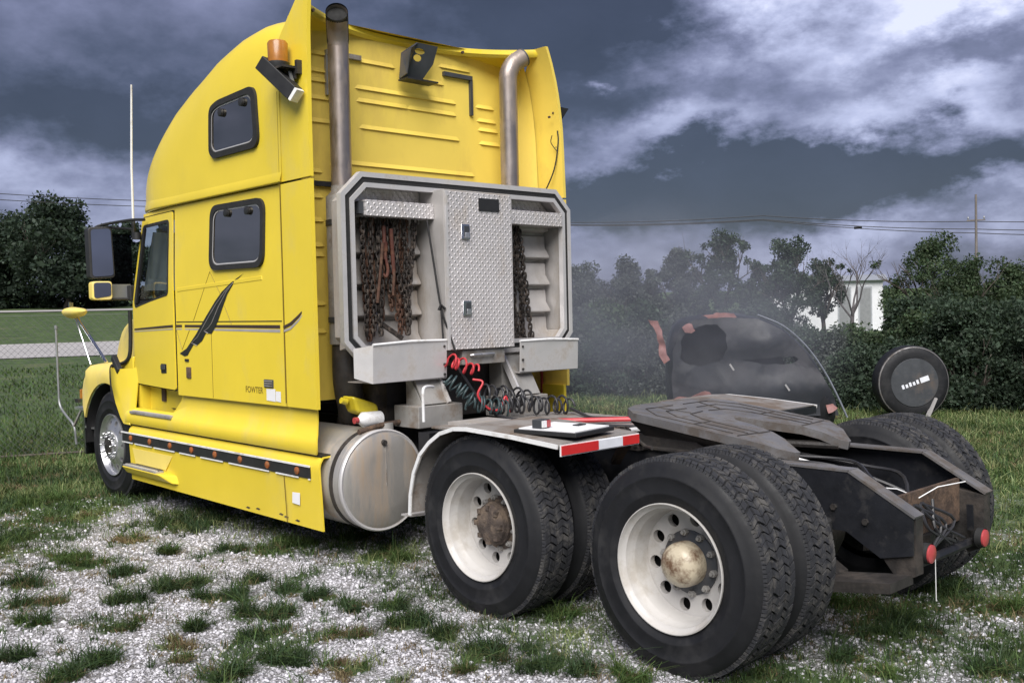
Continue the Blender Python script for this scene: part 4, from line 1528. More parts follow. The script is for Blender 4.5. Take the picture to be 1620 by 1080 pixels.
# ---------------------------------------------------------------- exhaust stacks
def stack(y, tipdir, nm):
    base = [(3.15, y, 2.3), (3.15, y, 3.45)]
    k = [Vector((3.15, y, 3.55)), Vector((3.15, y, 3.61)) + Vector(tipdir) * 0.012, Vector((3.15, y, 3.675)) + Vector(tipdir) * 0.05, Vector((3.15, y, 3.72)) + Vector(tipdir) * 0.115, Vector((3.15, y, 3.745)) + Vector(tipdir) * 0.16]
    p = smoothpath(base + k, 5)
    s_ = G().tube(p, 0.074, 28, caps=False).build(nm, 'stack_steel', T, smooth=60)
    d = (p[-1] - p[-2]).normalized()
    G().tube([p[-1] - d * 0.03, p[-1] - d * 0.028], 0.0725, 28).build('soot_mouth', 'soot', s_)
    G().tube([p[-1] - d * 0.012, p[-1]], 0.0765, 28, caps=False).build('mouth_rim', 'steel_dark', s_)
    m_ = G().lathe([(1.45, 0.07), (1.47, 0.115), (2.50, 0.115), (2.54, 0.078), (2.58, 0.076)], (3.15, y, 0), 'z', 28).build('muffler', 'grey_steel', T, smooth=50)
    for z in (1.62, 2.30):
        G().lathe([(z, 0.117), (z, 0.121), (z + 0.04, 0.121), (z + 0.04, 0.117)], (3.15, y, 0), 'z', 28).build('clamp', 'steel_dark', m_)
    G().tube(smoothpath([(3.15, y, 1.47), (3.15, y, 1.2), (3.22, y * 0.9, 0.98), (3.5, y * 0.7, 0.85)], 5), 0.10, 18).build('exhaust_elbow', 'grease', m_, smooth=60)


stack(0.815, (-0.80, 0.55, 0), 'exhaust_stack')
stack(-0.81, (-0.25, -0.9, 0), 'exhaust_stack')
# soot around the left mouth: the first hand's breadth of pipe is blackened
G().tube([(3.15, 0.815, 3.565), (3.149, 0.816, 3.60), (3.14, 0.822, 3.64), (3.117, 0.838, 3.685), (3.08, 0.863, 3.718), (3.02, 0.904, 3.747)], [0.0738, 0.0765, 0.077, 0.0775, 0.0775, 0.077], 28, caps=False).build('soot_band', 'soot', T, smooth=60)

# ---------------------------------------------------------------- beacon, work lamps, aerial
b_ = G().lathe([(3.355, 0.03), (3.36, 0.072), (3.375, 0.074), (3.375, 0.066), (3.50, 0.068), (3.515, 0.058), (3.52, 0.0)], (3.165, 1.285, 0), 'z', 24).build('beacon', 'amber', T, smooth=40)
G().lathe([(3.335, 0.0), (3.335, 0.07), (3.362, 0.076), (3.372, 0.076)], (3.165, 1.285, 0), 'z', 24).build('beacon_base', 'black', b_)
G().box((3.02, 1.2, 3.315), (3.22, 1.34, 3.33)).box((3.0, 1.2, 3.28), (3.03, 1.24, 3.37)).box((3.03, 1.225, 3.25), (3.20, 1.24, 3.33)).build('beacon_bracket', 'grease', T)
wl = G().bar((3.245, 1.355, 3.375), (2.985, 1.27, 3.135), 0.10, 0.085, (0.5, 0.6, 0.6)).build('work_lamp', 'black', T, bevel=0.006)
G().bar((2.986, 1.270, 3.136), (2.968, 1.264, 3.119), 0.09, 0.075, (0.5, 0.6, 0.6)).build('lamp_end', 'white_paint', wl)
G().bar((3.06, 1.26, 3.30), (3.02, 1.25, 3.18), 0.02, 0.012).build('lamp_strut', 'galv', wl)
G().add([(2.99, -1.2, 3.36), (2.97, -1.33, 3.35), (3.02, -1.22, 3.17), (3.1, -1.2, 3.36), (3.1, -1.33, 3.35), (3.1, -1.22, 3.17)], [(0, 1, 2), (3, 5, 4), (0, 3, 4, 1), (1, 4, 5, 2), (2, 5, 3, 0)]).build('work_lamp', 'black', T)
G().lathe([(3.36, 0.03), (3.43, 0.03), (3.44, 0.0)], (3.03, -1.24, 0), 'z', 12).build('side_marker', 'red_lens', T)
an = G().tube([(5.86, 1.195, 2.50), (5.845, 1.20, 3.0), (5.80, 1.195, 3.71)], [0.011, 0.010, 0.008], 8).build('aerial', 'white_paint', T)
G().tube([(5.86, 1.195, 2.38), (5.86, 1.195, 2.54)], 0.018, 8).build('aerial_base', 'black', an)

# thin cable on the right fairing
G().tube(smoothpath([(3.1, -1.12, 2.60), (3.0, -1.17, 2.83), (2.96, -1.185, 3.05), (2.96, -1.18, 3.15)], 5), 0.006, 6).build('loose_cable', 'black', T)
G().tube(smoothpath([(2.97, -1.185, 2.98), (2.99, -1.16, 3.02), (3.0, -1.14, 3.06), (2.985, -1.14, 3.11)], 4), 0.004, 5).build('loose_cable', 'black', T)
for z, y in ((3.26, -1.12), (3.30, -1.17), (3.02, -1.2)):
    G().cyl((3.0, y, z), (2.985, y, z), 0.010, 8).build('screw', 'rust', T)
# ---------------------------------------------------------------- chassis side skirt and steps
def skirt_sec(z):
    return interp(z, [(0.23, 1.205), (0.45, 1.215), (0.57, 1.222), (0.66, 1.225), (0.70, 1.215), (0.73, 1.19)])


rows = []
for x in [2.895, 2.91, 3.3, 3.8, 4.4, 4.9, 5.04, 5.3, 5.7, 6.05]:
    zb = 0.232 + 0.012 * (x - 2.9) / 3
    r_ = [(x, skirt_sec(z), max(z, zb)) for z in (0.23, 0.34, 0.45, 0.57, 0.62, 0.66, 0.69, 0.715, 0.73)]
    rows.append(r_ + [(x, 1.10, 0.735)])
G().grid(rows).build('lower_skirt', 'yellow', T, smooth=50, solid=0.012)
rows = []
for i in range(12):
    t = i / 11
    x = 2.905 + (6.12 - 2.905) * t
    top = 1.085 if x < 5.0 else 1.085 - 0.20 * sstep(5.0, 5.12, x)
    mid = [(0.742, 1.218), (0.750, 1.224), (0.815, 1.226), (0.850, 1.212), (0.875, 1.188), (0.96, 1.168), (1.085, 1.160)]
    rows.append([(x + (1.238 - y) * 1.25 * max(0, 1 - i / 2), y, min(z, top)) for z, y in mid])
G().grid(rows).build('upper_skirt', 'yellow', T, smooth=50, solid=0.012)
G().box((2.90, 1.02, 0.728), (6.1, 1.20, 0.742)).build('skirt_gap', 'gap', T)
# step well and treads
G().box((5.05, 1.03, 0.86), (6.12, 1.05, 1.10)).build('step_well', 'yellow', T)
G().prism([(5.05, 1.08), (5.05, 0.86), (5.20, 0.86)], 'y', 1.05, 1.15).build('step_cheek', 'yellow', T)
G().box((5.955, 1.035, 0.862), (6.03, 1.135, 1.10)).build('step_cheek', 'yellow', T)
G().box((5.62, 1.05, 0.95), (5.69, 1.065, 1.085)).build('well_slot', 'rust', T)
G().prism([(4.86, 0.90), (5.5, 0.90), (5.5, 0.895), (4.86, 0.895)], 'y', 1.05, 1.062).build('well_trim', 'gap', T)
us = G().box((5.16, 1.06, 0.838), (6.0, 1.232, 0.862)).build('upper_step', 'grey_steel', T, bevel=0.004)
ls = G().hexa([(5.06, 1.19, 0.295), (6.06, 1.19, 0.295), (6.06, 1.245, 0.305), (5.12, 1.245, 0.305), (5.06, 1.19, 0.372), (6.06, 1.19, 0.372), (6.06, 1.295, 0.372), (5.30, 1.295, 0.372)]).build('lower_step', 'yellow', T, bevel=0.012)
G().box((5.36, 1.12, 0.37), (6.05, 1.285, 0.386)).build('step_tread', 'grey_steel', ls, bevel=0.003)
for par, z, x0, x1, ya, yb in ((us, 0.862, 5.18, 5.98, 1.075, 1.225), (ls, 0.386, 5.38, 6.03, 1.19, 1.275)):
    for k in range(4):
        y = ya + (yb - ya) * (k + 0.5) / 4
        G().box((x0, y - 0.008, z), (x1, y + 0.008, z + 0.006)).build('tread_bar', 'alu_bright' if k == 3 else 'plate_steel', par)
G().prism([(5.16, 0.53), (5.30, 0.40), (5.92, 0.40), (5.98, 0.53)], 'y', 1.218, 1.222).build('step_recess', 'yellow_faded', T)
# marker-lamp strip
sp_ = G().box((3.0, 1.222, 0.578), (6.18, 1.230, 0.658)).build('lamp_strip', 'black', T)
G().box((3.0, 1.228, 0.655), (6.2, 1.236, 0.668)).build('strip_moulding', 'white_paint', sp_)
for a, b in ((3.0, 3.02), (3.15, 3.45), (3.55, 4.15), (4.25, 4.62), (4.72, 5.0), (5.1, 5.5), (5.55, 5.9), (5.95, 6.18)):
    G().box((a, 1.228, 0.570), (b, 1.235, 0.579)).build('strip_moulding', 'white_paint', sp_)
for k in range(8):
    x = 5.985 - (5.985 - 3.165) * k / 7 * (1.0)
    l_ = G().lathe([(0.0, 0.027), (0.008, 0.027), (0.014, 0.019), (0.017, 0.0)], (x, 1.229, 0.618), 'y', 14).build('marker_lamp', 'amber_dull', sp_)
plate('paper_notice', [(3.15, 0.465), (3.25, 0.460), (3.255, 0.385), (3.155, 0.38)], [], lambda a, b: (a, 1.222, b), 'paper', T)
G().bar((3.33, 1.221, 0.24), (3.35, 1.226, 0.56), 0.004, 0.005, (0, 1, 0)).build('skirt_joint', 'decal_line', T)
for (x, z) in ((3.35, 0.26), (3.42, 0.27), (3.75, 0.265), (3.9, 0.255), (3.2, 0.255)):
    plate('paint_chip', rounded([(x, z), (x + 0.05, z + 0.005), (x + 0.02, z + 0.018), (x - 0.02, z + 0.012)], 0.004, 2), [], lambda a, b: (a, skirt_sec(b) + 0.0015, b), 'rust', T)
G().box((2.95, -1.21, 0.24), (6.0, -1.18, 1.05)).build('right_skirt', 'yellow', T)

# ---------------------------------------------------------------- hood and front fender
WX = 6.65                                           # steer axle
fh = [(6.16, 1.83), (6.5, 1.80), (6.9, 1.73), (7.3, 1.60), (7.6, 1.42), (7.72, 1.15), (7.74, 0.9)]
rows = []
for x, zt in fh:
    w = interp(x, [(6.16, 1.085), (6.5, 1.06), (6.9, 0.96), (7.3, 0.82), (7.74, 0.66)])
    r_ = []
    for k in range(25):
        t = math.pi * k / 24
        c_, s_ = math.cos(t), math.sin(t)
        r_.append((x, w * math.copysign(abs(c_) ** 0.34, c_), 0.85 + (zt - 0.85) * abs(s_) ** 0.34))
    rows.append(r_)
G().grid(rows).build('hood', 'yellow_faded', T, smooth=60)


def fender(sgn):
    # arch lip follows the wheel, outer face bulges then turns in towards the nose
    g = G()
    rows = []
    for i in range(22):
        t = i / 21
        a = math.pi * (0.08 + 0.92 * t)                # rear-top to front-bottom
        lx, lz = WX - 0.05 + 0.62 * math.cos(a) * (1 if math.cos(a) > 0 else 1.0), 0.50 + 0.60 * math.sin(a)
        rows.append((lx, lz))
    lip = [(6.50, 1.10)] + [(WX + 0.02 - 0.60 * math.cos(a), 0.46 + 0.62 * math.sin(a)) for a in np.linspace(rad(75), rad(155), 12)]
    top = [(6.50, 1.268)] + [(p[0] + 0.02 + 0.40 * sstep(6.5, 7.25, p[0]), 1.275 - 0.045 * ((p[0] - 6.5) / 0.5) ** 2 * (1 if p[0] < 7 else 1) - 0.12 * max(0, p[0] - 7.0)) for p in lip[1:]]
    rws = []
    for (a, b) in zip(lip, top):
        dx, dz = b[0] - a[0], b[1] - a[1]
        turn = sstep(7.2, 7.65, b[0])
        prof = [(0.0, 1.185), (0.25, 1.195), (0.55, 1.19), (0.8, 1.165), (0.95, 1.11), (1.0, 1.03), (1.0, 0.85)]
        rws.append([(a[0], sgn * 1.165, a[1] + 0.0)] + [(a[0] + dx * t, sgn * (y - 0.13 * turn * t), a[1] + dz * t) for t, y in prof])
    g.grid(rws)
    return g


for sgn in (1, -1):
    fn = fender(sgn).build('front_fender', 'yellow_faded', T, smooth=60, solid=0.012)
    if sgn > 0:
        G().box((7.50, 1.03, 0.88), (7.535, 1.115, 0.98)).build('turn_signal', 'amber', fn, bevel=0.01)
        for k in range(3):
            G().box((7.34 + 0.035 * k, 1.17, 0.86), (7.362 + 0.035 * k, 1.20, 0.895)).build('emblem_letter', 'black', fn)
# wheel-arch liner, black seam of the tilting hood
rows = []
for a in np.linspace(0, math.pi, 16):
    rows.append([(WX + 0.60 * math.cos(a), y, 0.47 + 0.61 * math.sin(a)) for y in (0.55, 1.168)])
G().grid(rows).build('arch_liner', 'black', T, smooth=60)
G().tube(smoothpath([(6.47, 1.19, 0.98), (6.475, 1.195, 1.16), (6.45, 1.19, 1.25), (6.33, 1.15, 1.27), (6.20, 1.135, 1.33), (6.165, 1.13, 1.5), (6.16, 1.13, 1.75)], 5), 0.018, 6).build('hood_seal', 'black_rubber', T)
G().bar((6.42, 1.19, 1.33), (6.26, 1.20, 1.20), 0.05, 0.06).build('hood_latch', 'black', T, bevel=0.01)
# cab-side half of the fender, running down to the first step
qf = [(6.455, 1.235), (6.44, 1.08), (6.36, 0.92), (6.26, 0.80), (6.19, 0.745)]
rws = []
for i, (x, z) in enumerate(qf):
    t = i / 4
    xb = 5.98 + 0.02 * t
    zb = z
    rws.append([(x, 1.12, z), (x, 1.20, z), (x - 0.03, 1.222, z - 0.01), (x - 0.16 - 0.02 * t, 1.215 + 0.01 * t, z - 0.012), (6.05, 1.16 + 0.06 * t, min(1.24, z + 0.0)), (5.98, 1.135 + 0.085 * t, z + 0.02 * (1 - t))])
G().grid(rws).build('cab_fender', 'yellow', T, smooth=60, solid=0.01)
G().prism([(6.13, 1.10), (6.13, 1.34), (6.46, 1.235), (6.30, 1.16), (6.0, 1.10)], 'y', 1.08, 1.13).build('cab_fender_top', 'yellow', T, bevel=0.02)
# bumper, air dam, guide pole
bp_ = G().prism([(7.42, 1.12), (7.62, 1.06), (7.74, 0.8), (7.78, 0), (7.74, -0.8), (7.62, -1.06), (7.42, -1.12), (7.40, -1.0), (7.66, 0), (7.40, 1.0)], 'z', 0.33, 0.77).build('bumper', 'bumper_steel', T, bevel=0.01)
G().box((7.28, 1.0, 0.775), (7.62, 1.14, 0.80)).build('bumper_shelf', 'alloy', bp_)
G().bar((7.46, 1.13, 0.77), (7.62, 1.15, 0.60), 0.02, 0.02).build('bumper_strut', 'grey_steel', bp_)
gp_ = G().tube(smoothpath([(7.60, 1.14, 0.42), (7.62, 1.15, 0.60), (7.80, 1.16, 0.70), (7.96, 1.165, 0.80), (7.985, 1.165, 1.0), (8.0, 1.165, 1.59)], 6), 0.012, 8).build('guide_pole', 'galv', bp_)
G().lathe([(1.58, 0.0), (1.59, 0.018), (1.62, 0.018), (1.63, 0.0)], (8.0, 1.165, 0), 'z', 10).build('pole_knob', 'galv', bp_)
G().box((7.15, 0.95, 0.60), (7.40, 1.12, 0.615)).build('tow_bar', 'alloy', T)

# ---------------------------------------------------------------- mirrors
def turned(g, y0=1.39, k=0.30):
    g.v = [(x + k * (y - y0), y, z) for x, y, z in g.v]
    return g


mr = turned(G().prism(rounded([(1.285, 2.045), (1.485, 2.035), (1.49, 2.49), (1.30, 2.50)], 0.035), 'x', 6.10, 6.19)).build('door_mirror', 'black', T, bevel=0.008)
turned(G().prism(rounded([(1.30, 2.065), (1.465, 2.055), (1.47, 2.47), (1.315, 2.48)], 0.03), 'x', 6.094, 6.099)).build('mirror_glass', 'mirror_glass', mr)
m2 = turned(G().prism(rounded([(1.315, 1.85), (1.475, 1.85), (1.475, 2.015), (1.315, 2.015)], 0.03), 'x', 6.09, 6.18)).build('convex_mirror', 'yellow_faded', T, bevel=0.01)
turned(G().prism(rounded([(1.328, 1.885), (1.462, 1.863), (1.462, 2.003), (1.328, 2.003)], 0.025), 'x', 6.085, 6.0895)).build('mirror_glass', 'mirror_glass', m2)
G().box((6.12, 1.13, 1.86), (6.15, 1.31, 1.99)).build('mirror_bracket', 'galv', mr)
G().box((6.05, 1.115, 1.84), (6.14, 1.165, 1.98)).build('mirror_base', 'black', mr, bevel=0.01)
G().tube(smoothpath([(5.60, 1.205, 2.525), (5.80, 1.25, 2.535), (6.12, 1.36, 2.515), (6.14, 1.42, 2.49)], 4), 0.013, 8).build('mirror_arm', 'black', mr)
G().tube([(5.85, 1.18, 2.46), (6.13, 1.33, 2.495)], 0.012, 8).build('mirror_arm', 'black', mr)
G().tube([(6.1, 1.12, 1.86), (6.14, 1.40, 1.855), (6.14, 1.40, 2.06)], 0.013, 8).build('mirror_arm', 'black', mr)
G().lathe([(-0.03, 0.0), (-0.03, 0.035), (0.03, 0.035), (0.03, 0.0)], (5.80, 1.19, 2.40), 'z', 12).build('arm_clamp', 'black', mr)
turned(G().prism([(1.115, 1.98), (1.285, 1.98), (1.285, 2.44), (1.115, 2.44)], 'x', 6.14, 6.148), 1.2, 0.3).build('wind_deflector', 'glass_tint', T)
hm_ = G().lathe([(-0.30, 0.0), (-0.27, 0.03), (-0.15, 0.075), (0.03, 0.10), (0.10, 0.09), (0.13, 0.0)], (7.58, 1.12, 1.765), 'x', 18)
hm_.v = [(x, y, 1.765 + (z - 1.765) * (0.72 if z < 1.765 else 0.45)) for x, y, z in hm_.v]
hm = hm_.build('hood_mirror', 'yellow_faded', T, smooth=50)
G().box((7.66, 1.10, 1.79), (7.68, 1.14, 1.86)).build('mirror_stud', 'chrome', hm)
for a, b in (((7.50, 1.12, 1.70), (6.85, 1.09, 1.265)), ((7.53, 1.10, 1.70), (7.08, 1.02, 1.26)), ((7.55, 1.12, 1.69), (7.24, 1.10, 1.235))):
    G().tube([a, b], 0.014 if a[0] < 7.52 else 0.008, 8).build('mirror_arm', 'chrome', hm)

# ---------------------------------------------------------------- wheels
def tyre_prof(w=0.28):
    h = [(-0.030, 0.288), (-0.012, 0.300), (0.001, 0.335), (0.003, 0.338), (0.005, 0.343), (0.0035, 0.348), (0.006, 0.385), (0.0045, 0.412), (0.0065, 0.415), (0.0065, 0.421), (0.003, 0.425), (-0.008, 0.455), (-0.020, 0.476), (-0.030, 0.488), (-0.042, 0.4935)]
    return h + [(-w / 2, 0.497)] + [(-w - a, r) for a, r in reversed(h)]


_ty = G().lathe(tyre_prof(), n=72)
_ty.f = [f for f in _ty.f if len(f) == 4]
TY = _ty.mesh('tyre', 50)
TY.materials.append(M['tyre'])
# moulded rings on the sidewall
g = G()
rng = np.random.default_rng(3)
NB_, W_ = 82, 0.28
lanes = [(-0.034, -0.072), (-0.079, -0.114), (-0.121, -0.159), (-0.166, -0.201), (-0.208, -0.246)]
for li, (a0, a1) in enumerate(lanes):
    off = (li % 2) * 0.5
    for k in range(NB_):
        jt = rng.normal(0, 0.06)
        t0 = 2 * math.pi * (k + off + 0.06 + jt) / NB_
        t1 = 2 * math.pi * (k + off + 0.92 + jt) / NB_
        sk = (0.55 if li % 2 else -0.5) * 2 * math.pi / NB_
        top = 0.5085 - (0.004 if li in (0, 4) else 0) + rng.normal(0, 0.0006)
        bot = 0.485 if li in (0, 4) else 0.492
        P_ = []
        for r in (bot, top):
            sh = 0.0 if r == bot else 0.0012
            for (a, t) in ((a0 - sh, t0 + sh / 0.5), (a1 + sh, t0 + sk + sh / 0.5), (a1 + sh, t1 + sk - sh / 0.5), (a0 - sh, t1 - sh / 0.5)):
                P_.append((r * math.cos(t), a, r * math.sin(t)))
        # zigzag waist
        g.add(P_, [(4, 5, 6, 7), (0, 1, 5, 4), (1, 2, 6, 5), (2, 3, 7, 6), (3, 0, 4, 7)])
# shoulder lugs
for k in range(NB_ * 2):
    t0, t1 = 2 * math.pi * (k + 0.1) / (2 * NB_), 2 * math.pi * (k + 0.8) / (2 * NB_)
    for sd in (0, 1):
        P_ = []
        for (a, r) in ((-0.024, 0.476), (-0.034, 0.500), (-0.050, 0.492), (-0.030, 0.470)):
            aa = a if sd == 0 else -W_ - a
            P_ += [(r * math.cos(t0), aa, r * math.sin(t0)), (r * math.cos(t1), aa, r * math.sin(t1))]
        g.add(P_, [(0, 1, 3, 2), (2, 3, 5, 4), (0, 2, 4, 6), (1, 7, 5, 3)])
TR = g.mesh('tread', 0)
TR.materials.append(M['tread'])


def disc_holes(r0, r1, rh, hr, nh, y, depth, rot=0.0, cone=0.0):
    """ring from r0 to r1 with nh round holes, each with a short wall"""
    g = G()
    S = 2 * math.pi / nh
    for k in range(nh):
        c = k * S + rot
        m_ = 24
        out, inn = [], []
        for j in range(m_):
            q = 4 * j / m_
            u = q % 1
            if q < 1:
                r, t = r0, c - S / 2 + S * u
            elif q < 2:
                r, t = r0 + (r1 - r0) * u, c + S / 2
            elif q < 3:
                r, t = r1, c + S / 2 - S * u
            else:
                r, t = r1 - (r1 - r0) * u, c - S / 2
            out.append((r * math.cos(t), y + cone * (r - r0), r * math.sin(t)))
            # matching point on the hole
            ex = Vector((math.cos(c), math.sin(c)))
            ey = Vector((-math.sin(c), math.cos(c)))
            d2 = Vector((r * math.cos(t), r * math.sin(t))) - ex * rh
            d2.normalize()
            hp = ex * rh + d2 * hr
            rr = hp.length
            inn.append((hp.x, y + cone * (rr - r0), hp.y))
        wl_ = [(p[0], p[1] - depth, p[2]) for p in inn]
        o_ = len(g.v)
        g.v += out + inn + wl_
        for j in range(m_):
            n_ = (j + 1) % m_
            g.f.append((o_ + j, o_ + n_, o_ + m_ + n_, o_ + m_ + j))
            g.f.append((o_ + m_ + j, o_ + m_ + n_, o_ + 2 * m_ + n_, o_ + 2 * m_ + j))
    return g


rim_g = G().lathe([(-0.030, 0.286), (-0.010, 0.2985), (0.000, 0.2985), (0.001, 0.294), (-0.012, 0.289), (-0.022, 0.284), (-0.030, 0.272), (-0.058, 0.268), (-0.074, 0.258), (-0.082, 0.256), (-0.145, 0.252), (-0.162, 0.247)], n=64)
rim_g.f = [f for f in rim_g.f if len(f) == 4]
dh = disc_holes(0.135, 0.250, 0.205, 0.031, 10, -0.178, 0.03, 0.2, cone=0.13)
rim_g.add(dh.v, dh.f)
RIM = rim_g.mesh('rim', 40)
RIM.materials.append(M['rim_white'])
DARK = G().lathe([(-0.215, 0.0), (-0.215, 0.27)], n=32).mesh('brake_drum', 40)
DARK.materials.append(M['soot'])
# inner rim (barely seen) of the inboard tyre
rim_a = G().lathe([(-0.030, 0.286), (-0.006, 0.292), (0.000, 0.2905), (0.001, 0.286), (-0.010, 0.277), (-0.022, 0.268), (-0.04, 0.262)], n=64)
rim_a.f = [f for f in rim_a.f if len(f) == 4]
dh = disc_holes(0.140, 0.262, 0.212, 0.026, 10, 0.0, 0.04, 0.1, cone=-0.33)
rim_a.add(dh.v, dh.f)
rm2 = G().lathe([(-0.03, 0.14), (0.012, 0.14), (0.014, 0.09), (0.03, 0.085)], n=32)
rm2.f = [f for f in rm2.f if len(f) == 4]
rim_a.add(rm2.v, rm2.f)
RIMA = rim_a.mesh('rim', 40)
RIMA.materials.append(M['alloy'])
NUT = G().lathe([(0, 0.015), (0.012, 0.015), (0.014, 0.0115), (0.046, 0.010), (0.054, 0.005), (0.055, 0.0)], n=10).mesh('lug_nut', 40)
NUT.materials.append(M['chrome'])
NUT2 = G().lathe([(0, 0.017), (0.022, 0.016), (0.024, 0.010), (0.034, 0.009), (0.035, 0.0)], n=6).mesh('lug_nut', 30)
NUT2.materials.append(M['grey_steel'])


def sub(name, me, parent, loc=(0, 0, 0), rot=(0, 0, 0), kind=None):
    o = bpy.data.objects.new(name, me)
    COL.objects.link(o)
    o.parent = parent
    o.location = loc
    o.rotation_euler = rot
    if kind:
        o['kind'] = kind
    return o


def wheel(x, yout, z, side, kind, inner=False):
    w = bpy.data.objects.new('wheel', None)
    COL.objects.link(w)
    w.parent = T
    w.matrix_parent_inverse = WORLD_OF[T.name].inverted()
    w.location = (x, yout, z)
    rz = 0 if side > 0 else math.pi
    ry = random.uniform(0, 6.28)
    sub('tyre', TY, w, rot=(0, 0, rz))
    sub('tread', TR, w, rot=(0, ry, rz), kind='stuff')
    if inner:
        sub('brake_drum', DARK, w, rot=(0, 0, rz))
        return w
    sub('rim', RIMA if kind == 'steer' else RIM, w, rot=(0, 0.35 if kind != 'steer' else 0.1, rz))
    if kind == 'steer':
        hb = G().lathe([(-0.02, 0.088), (0.035, 0.084), (0.045, 0.05), (0.047, 0.0)], n=28).mesh('hub', 40)
        hb.materials.append(M['grease'])
        sub('hub', hb, w, rot=(0, 0, rz))
        for k in range(10):
            t = 2 * math.pi * k / 10
            sub('lug_nut', NUT, w, (0.1675 * math.cos(t) * 0.68, 0.012 * (1 if side > 0 else -1), 0.1675 * math.sin(t) * 0.68), (0, 0, rz))
    else:
        sub('brake_drum', DARK, w, rot=(0, 0, rz))
        sgn = 1 if side > 0 else -1
        fl_ = G().lathe([(-0.20, 0.0), (-0.20, 0.15), (-0.168, 0.15), (-0.165, 0.142), (-0.155, 0.125), (-0.15, 0.0)], n=36).mesh('hub_flange', 40)
        fl_.materials.append(M['steel_dark'] if kind == 'cap' else M['hub_rusty'])
        sub('hub_flange', fl_, w, rot=(0, 0, rz))
        for k in range(10):
            t = 2 * math.pi * (k + 0.3) / 10
            sub('lug_nut', NUT2, w, (0.142 * math.cos(t), sgn * -0.166, 0.142 * math.sin(t)), (0, 0, rz))
        if kind == 'cap':
            cp = G().lathe([(-0.16, 0.104), (-0.105, 0.104), (-0.085, 0.100), (-0.062, 0.087), (-0.046, 0.065), (-0.038, 0.037), (-0.036, 0.0)], n=36).mesh('hub_cap', 60)
            cp.materials.append(M['hub_cream'])
            sub('hub_cap', cp, w, rot=(0, 0, rz))
        else:
            cp = G().lathe([(-0.16, 0.122), (-0.13, 0.122), (-0.122, 0.115), (-0.10, 0.112), (-0.085, 0.095), (-0.078, 0.06), (-0.08, 0.0)], n=36)
            for k in range(8):
                t = 2 * math.pi * k / 8
                cp.box((0.095 * math.cos(t) - 0.013, -0.10, 0.095 * math.sin(t) - 0.013), (0.095 * math.cos(t) + 0.013, -0.075, 0.095 * math.sin(t) + 0.013))
            cp = cp.mesh('hub_cap', 40)
            cp.materials.append(M['hub_rusty'])
            sub('hub_cap', cp, w, rot=(0, 0, rz))
    return w


ZC = 0.493
for (x, k) in ((0.0, 'cap'), (1.32, 'rusty')):
    for sd in (1, -1):
        wheel(x, sd * 1.2136, ZC, sd, k)
        wheel(x, sd * (1.2136 - 0.345), ZC, sd, k, True)
for sd in (1, -1):
    wheel(WX, sd * 1.15, ZC, sd, 'steer')
for x in (0.0, 1.32):
    G().cyl((x, -0.95, ZC), (x, 0.95, ZC), 0.085, 16).lathe([(-0.16, 0.1), (-0.1, 0.19), (0.1, 0.19), (0.16, 0.1)], (x, 0, ZC), 'x', 20).build('drive_axle', 'grease', T, smooth=50)
G().cyl((WX, -0.9, ZC - 0.03), (WX, 0.9, ZC - 0.03), 0.06, 10).build('steer_axle', 'grease', T)

# ---------------------------------------------------------------- frame
for sgn in (1, -1):
    yo = 0.43 * sgn
    pr = [(7.2, 0.63), (7.2, 0.89), (-0.465, 0.89), (-0.775, 0.715), (-0.775, 0.535), (-0.62, 0.50), (-0.45, 0.60)]
    fr_ = G().prism(pr, 'y', yo, yo - 0.010 * sgn).build('frame_rail', 'frame_paint', T)
    G().hexa([(-0.46, yo - 0.085 * sgn, 0.882), (7.2, yo - 0.085 * sgn, 0.882), (7.2, yo + 0.003 * sgn, 0.882), (-0.46, yo + 0.003 * sgn, 0.882), (-0.47, yo - 0.085 * sgn, 0.893), (7.2, yo - 0.085 * sgn, 0.893), (7.2, yo + 0.003 * sgn, 0.893), (-0.47, yo + 0.003 * sgn, 0.893)]).build('rail_flange', 'plate_steel', fr_)
    G().bar((-0.463, yo - 0.041 * sgn, 0.888), (-0.785, yo - 0.041 * sgn, 0.708), 0.088, 0.012).build('rail_flange', 'plate_steel', fr_)
    for k in range(7):
        x = -0.55 + 0.16 * k
        G().cyl((x, yo + 0.014 * sgn, 0.66 + 0.05 * (k % 2)), (x, yo, 0.66 + 0.05 * (k % 2)), 0.016, 6).build('bolt', 'grease', fr_)
    G().prism([(-0.78, 0.70), (-0.78, 0.44), (-0.70, 0.40), (-0.62, 0.50), (-0.62, 0.72)], 'y', yo - 0.09 * sgn, yo - 0.018 * sgn).build('end_bracket', 'grease', fr_)
G().box((-0.66, -0.335, 0.56), (-0.64, 0.335, 0.775)).build('end_crossmember', 'rust', T)
G().box((-0.45, -0.42, 0.60), (-0.30, 0.42, 0.63)).build('crossmember', 'grease', T)
G().tube([(-0.72, -0.36, 0.46), (-0.72, 0.36, 0.46)], 0.022, 8).build('rear_bar', 'frame_paint', T)
for x in (0.66, 1.9, 2.9):
    G().box((x, -0.42, 0.64), (x + 0.12, 0.42, 0.86)).build('crossmember', 'grease', T)
for (y, z) in ((0.30, 0.525), (-0.30, 0.495)):
    l_ = G().lathe([(-0.812, 0.0), (-0.810, 0.026), (-0.804, 0.042), (-0.792, 0.044), (-0.785, 0.044)], (0, y, z), 'x', 24).build('tail_light', 'red_lens', T, smooth=50)
    G().lathe([(-0.792, 0.045), (-0.798, 0.048), (-0.765, 0.048), (-0.75, 0.03), (-0.75, 0.0)], (0, y, z), 'x', 24).build('light_grommet', 'black_rubber', l_)
    G().bar((-0.73, y, z + 0.03), (-0.73, y + 0.01, z + 0.16), 0.03, 0.01).build('light_bracket', 'frame_paint', l_)
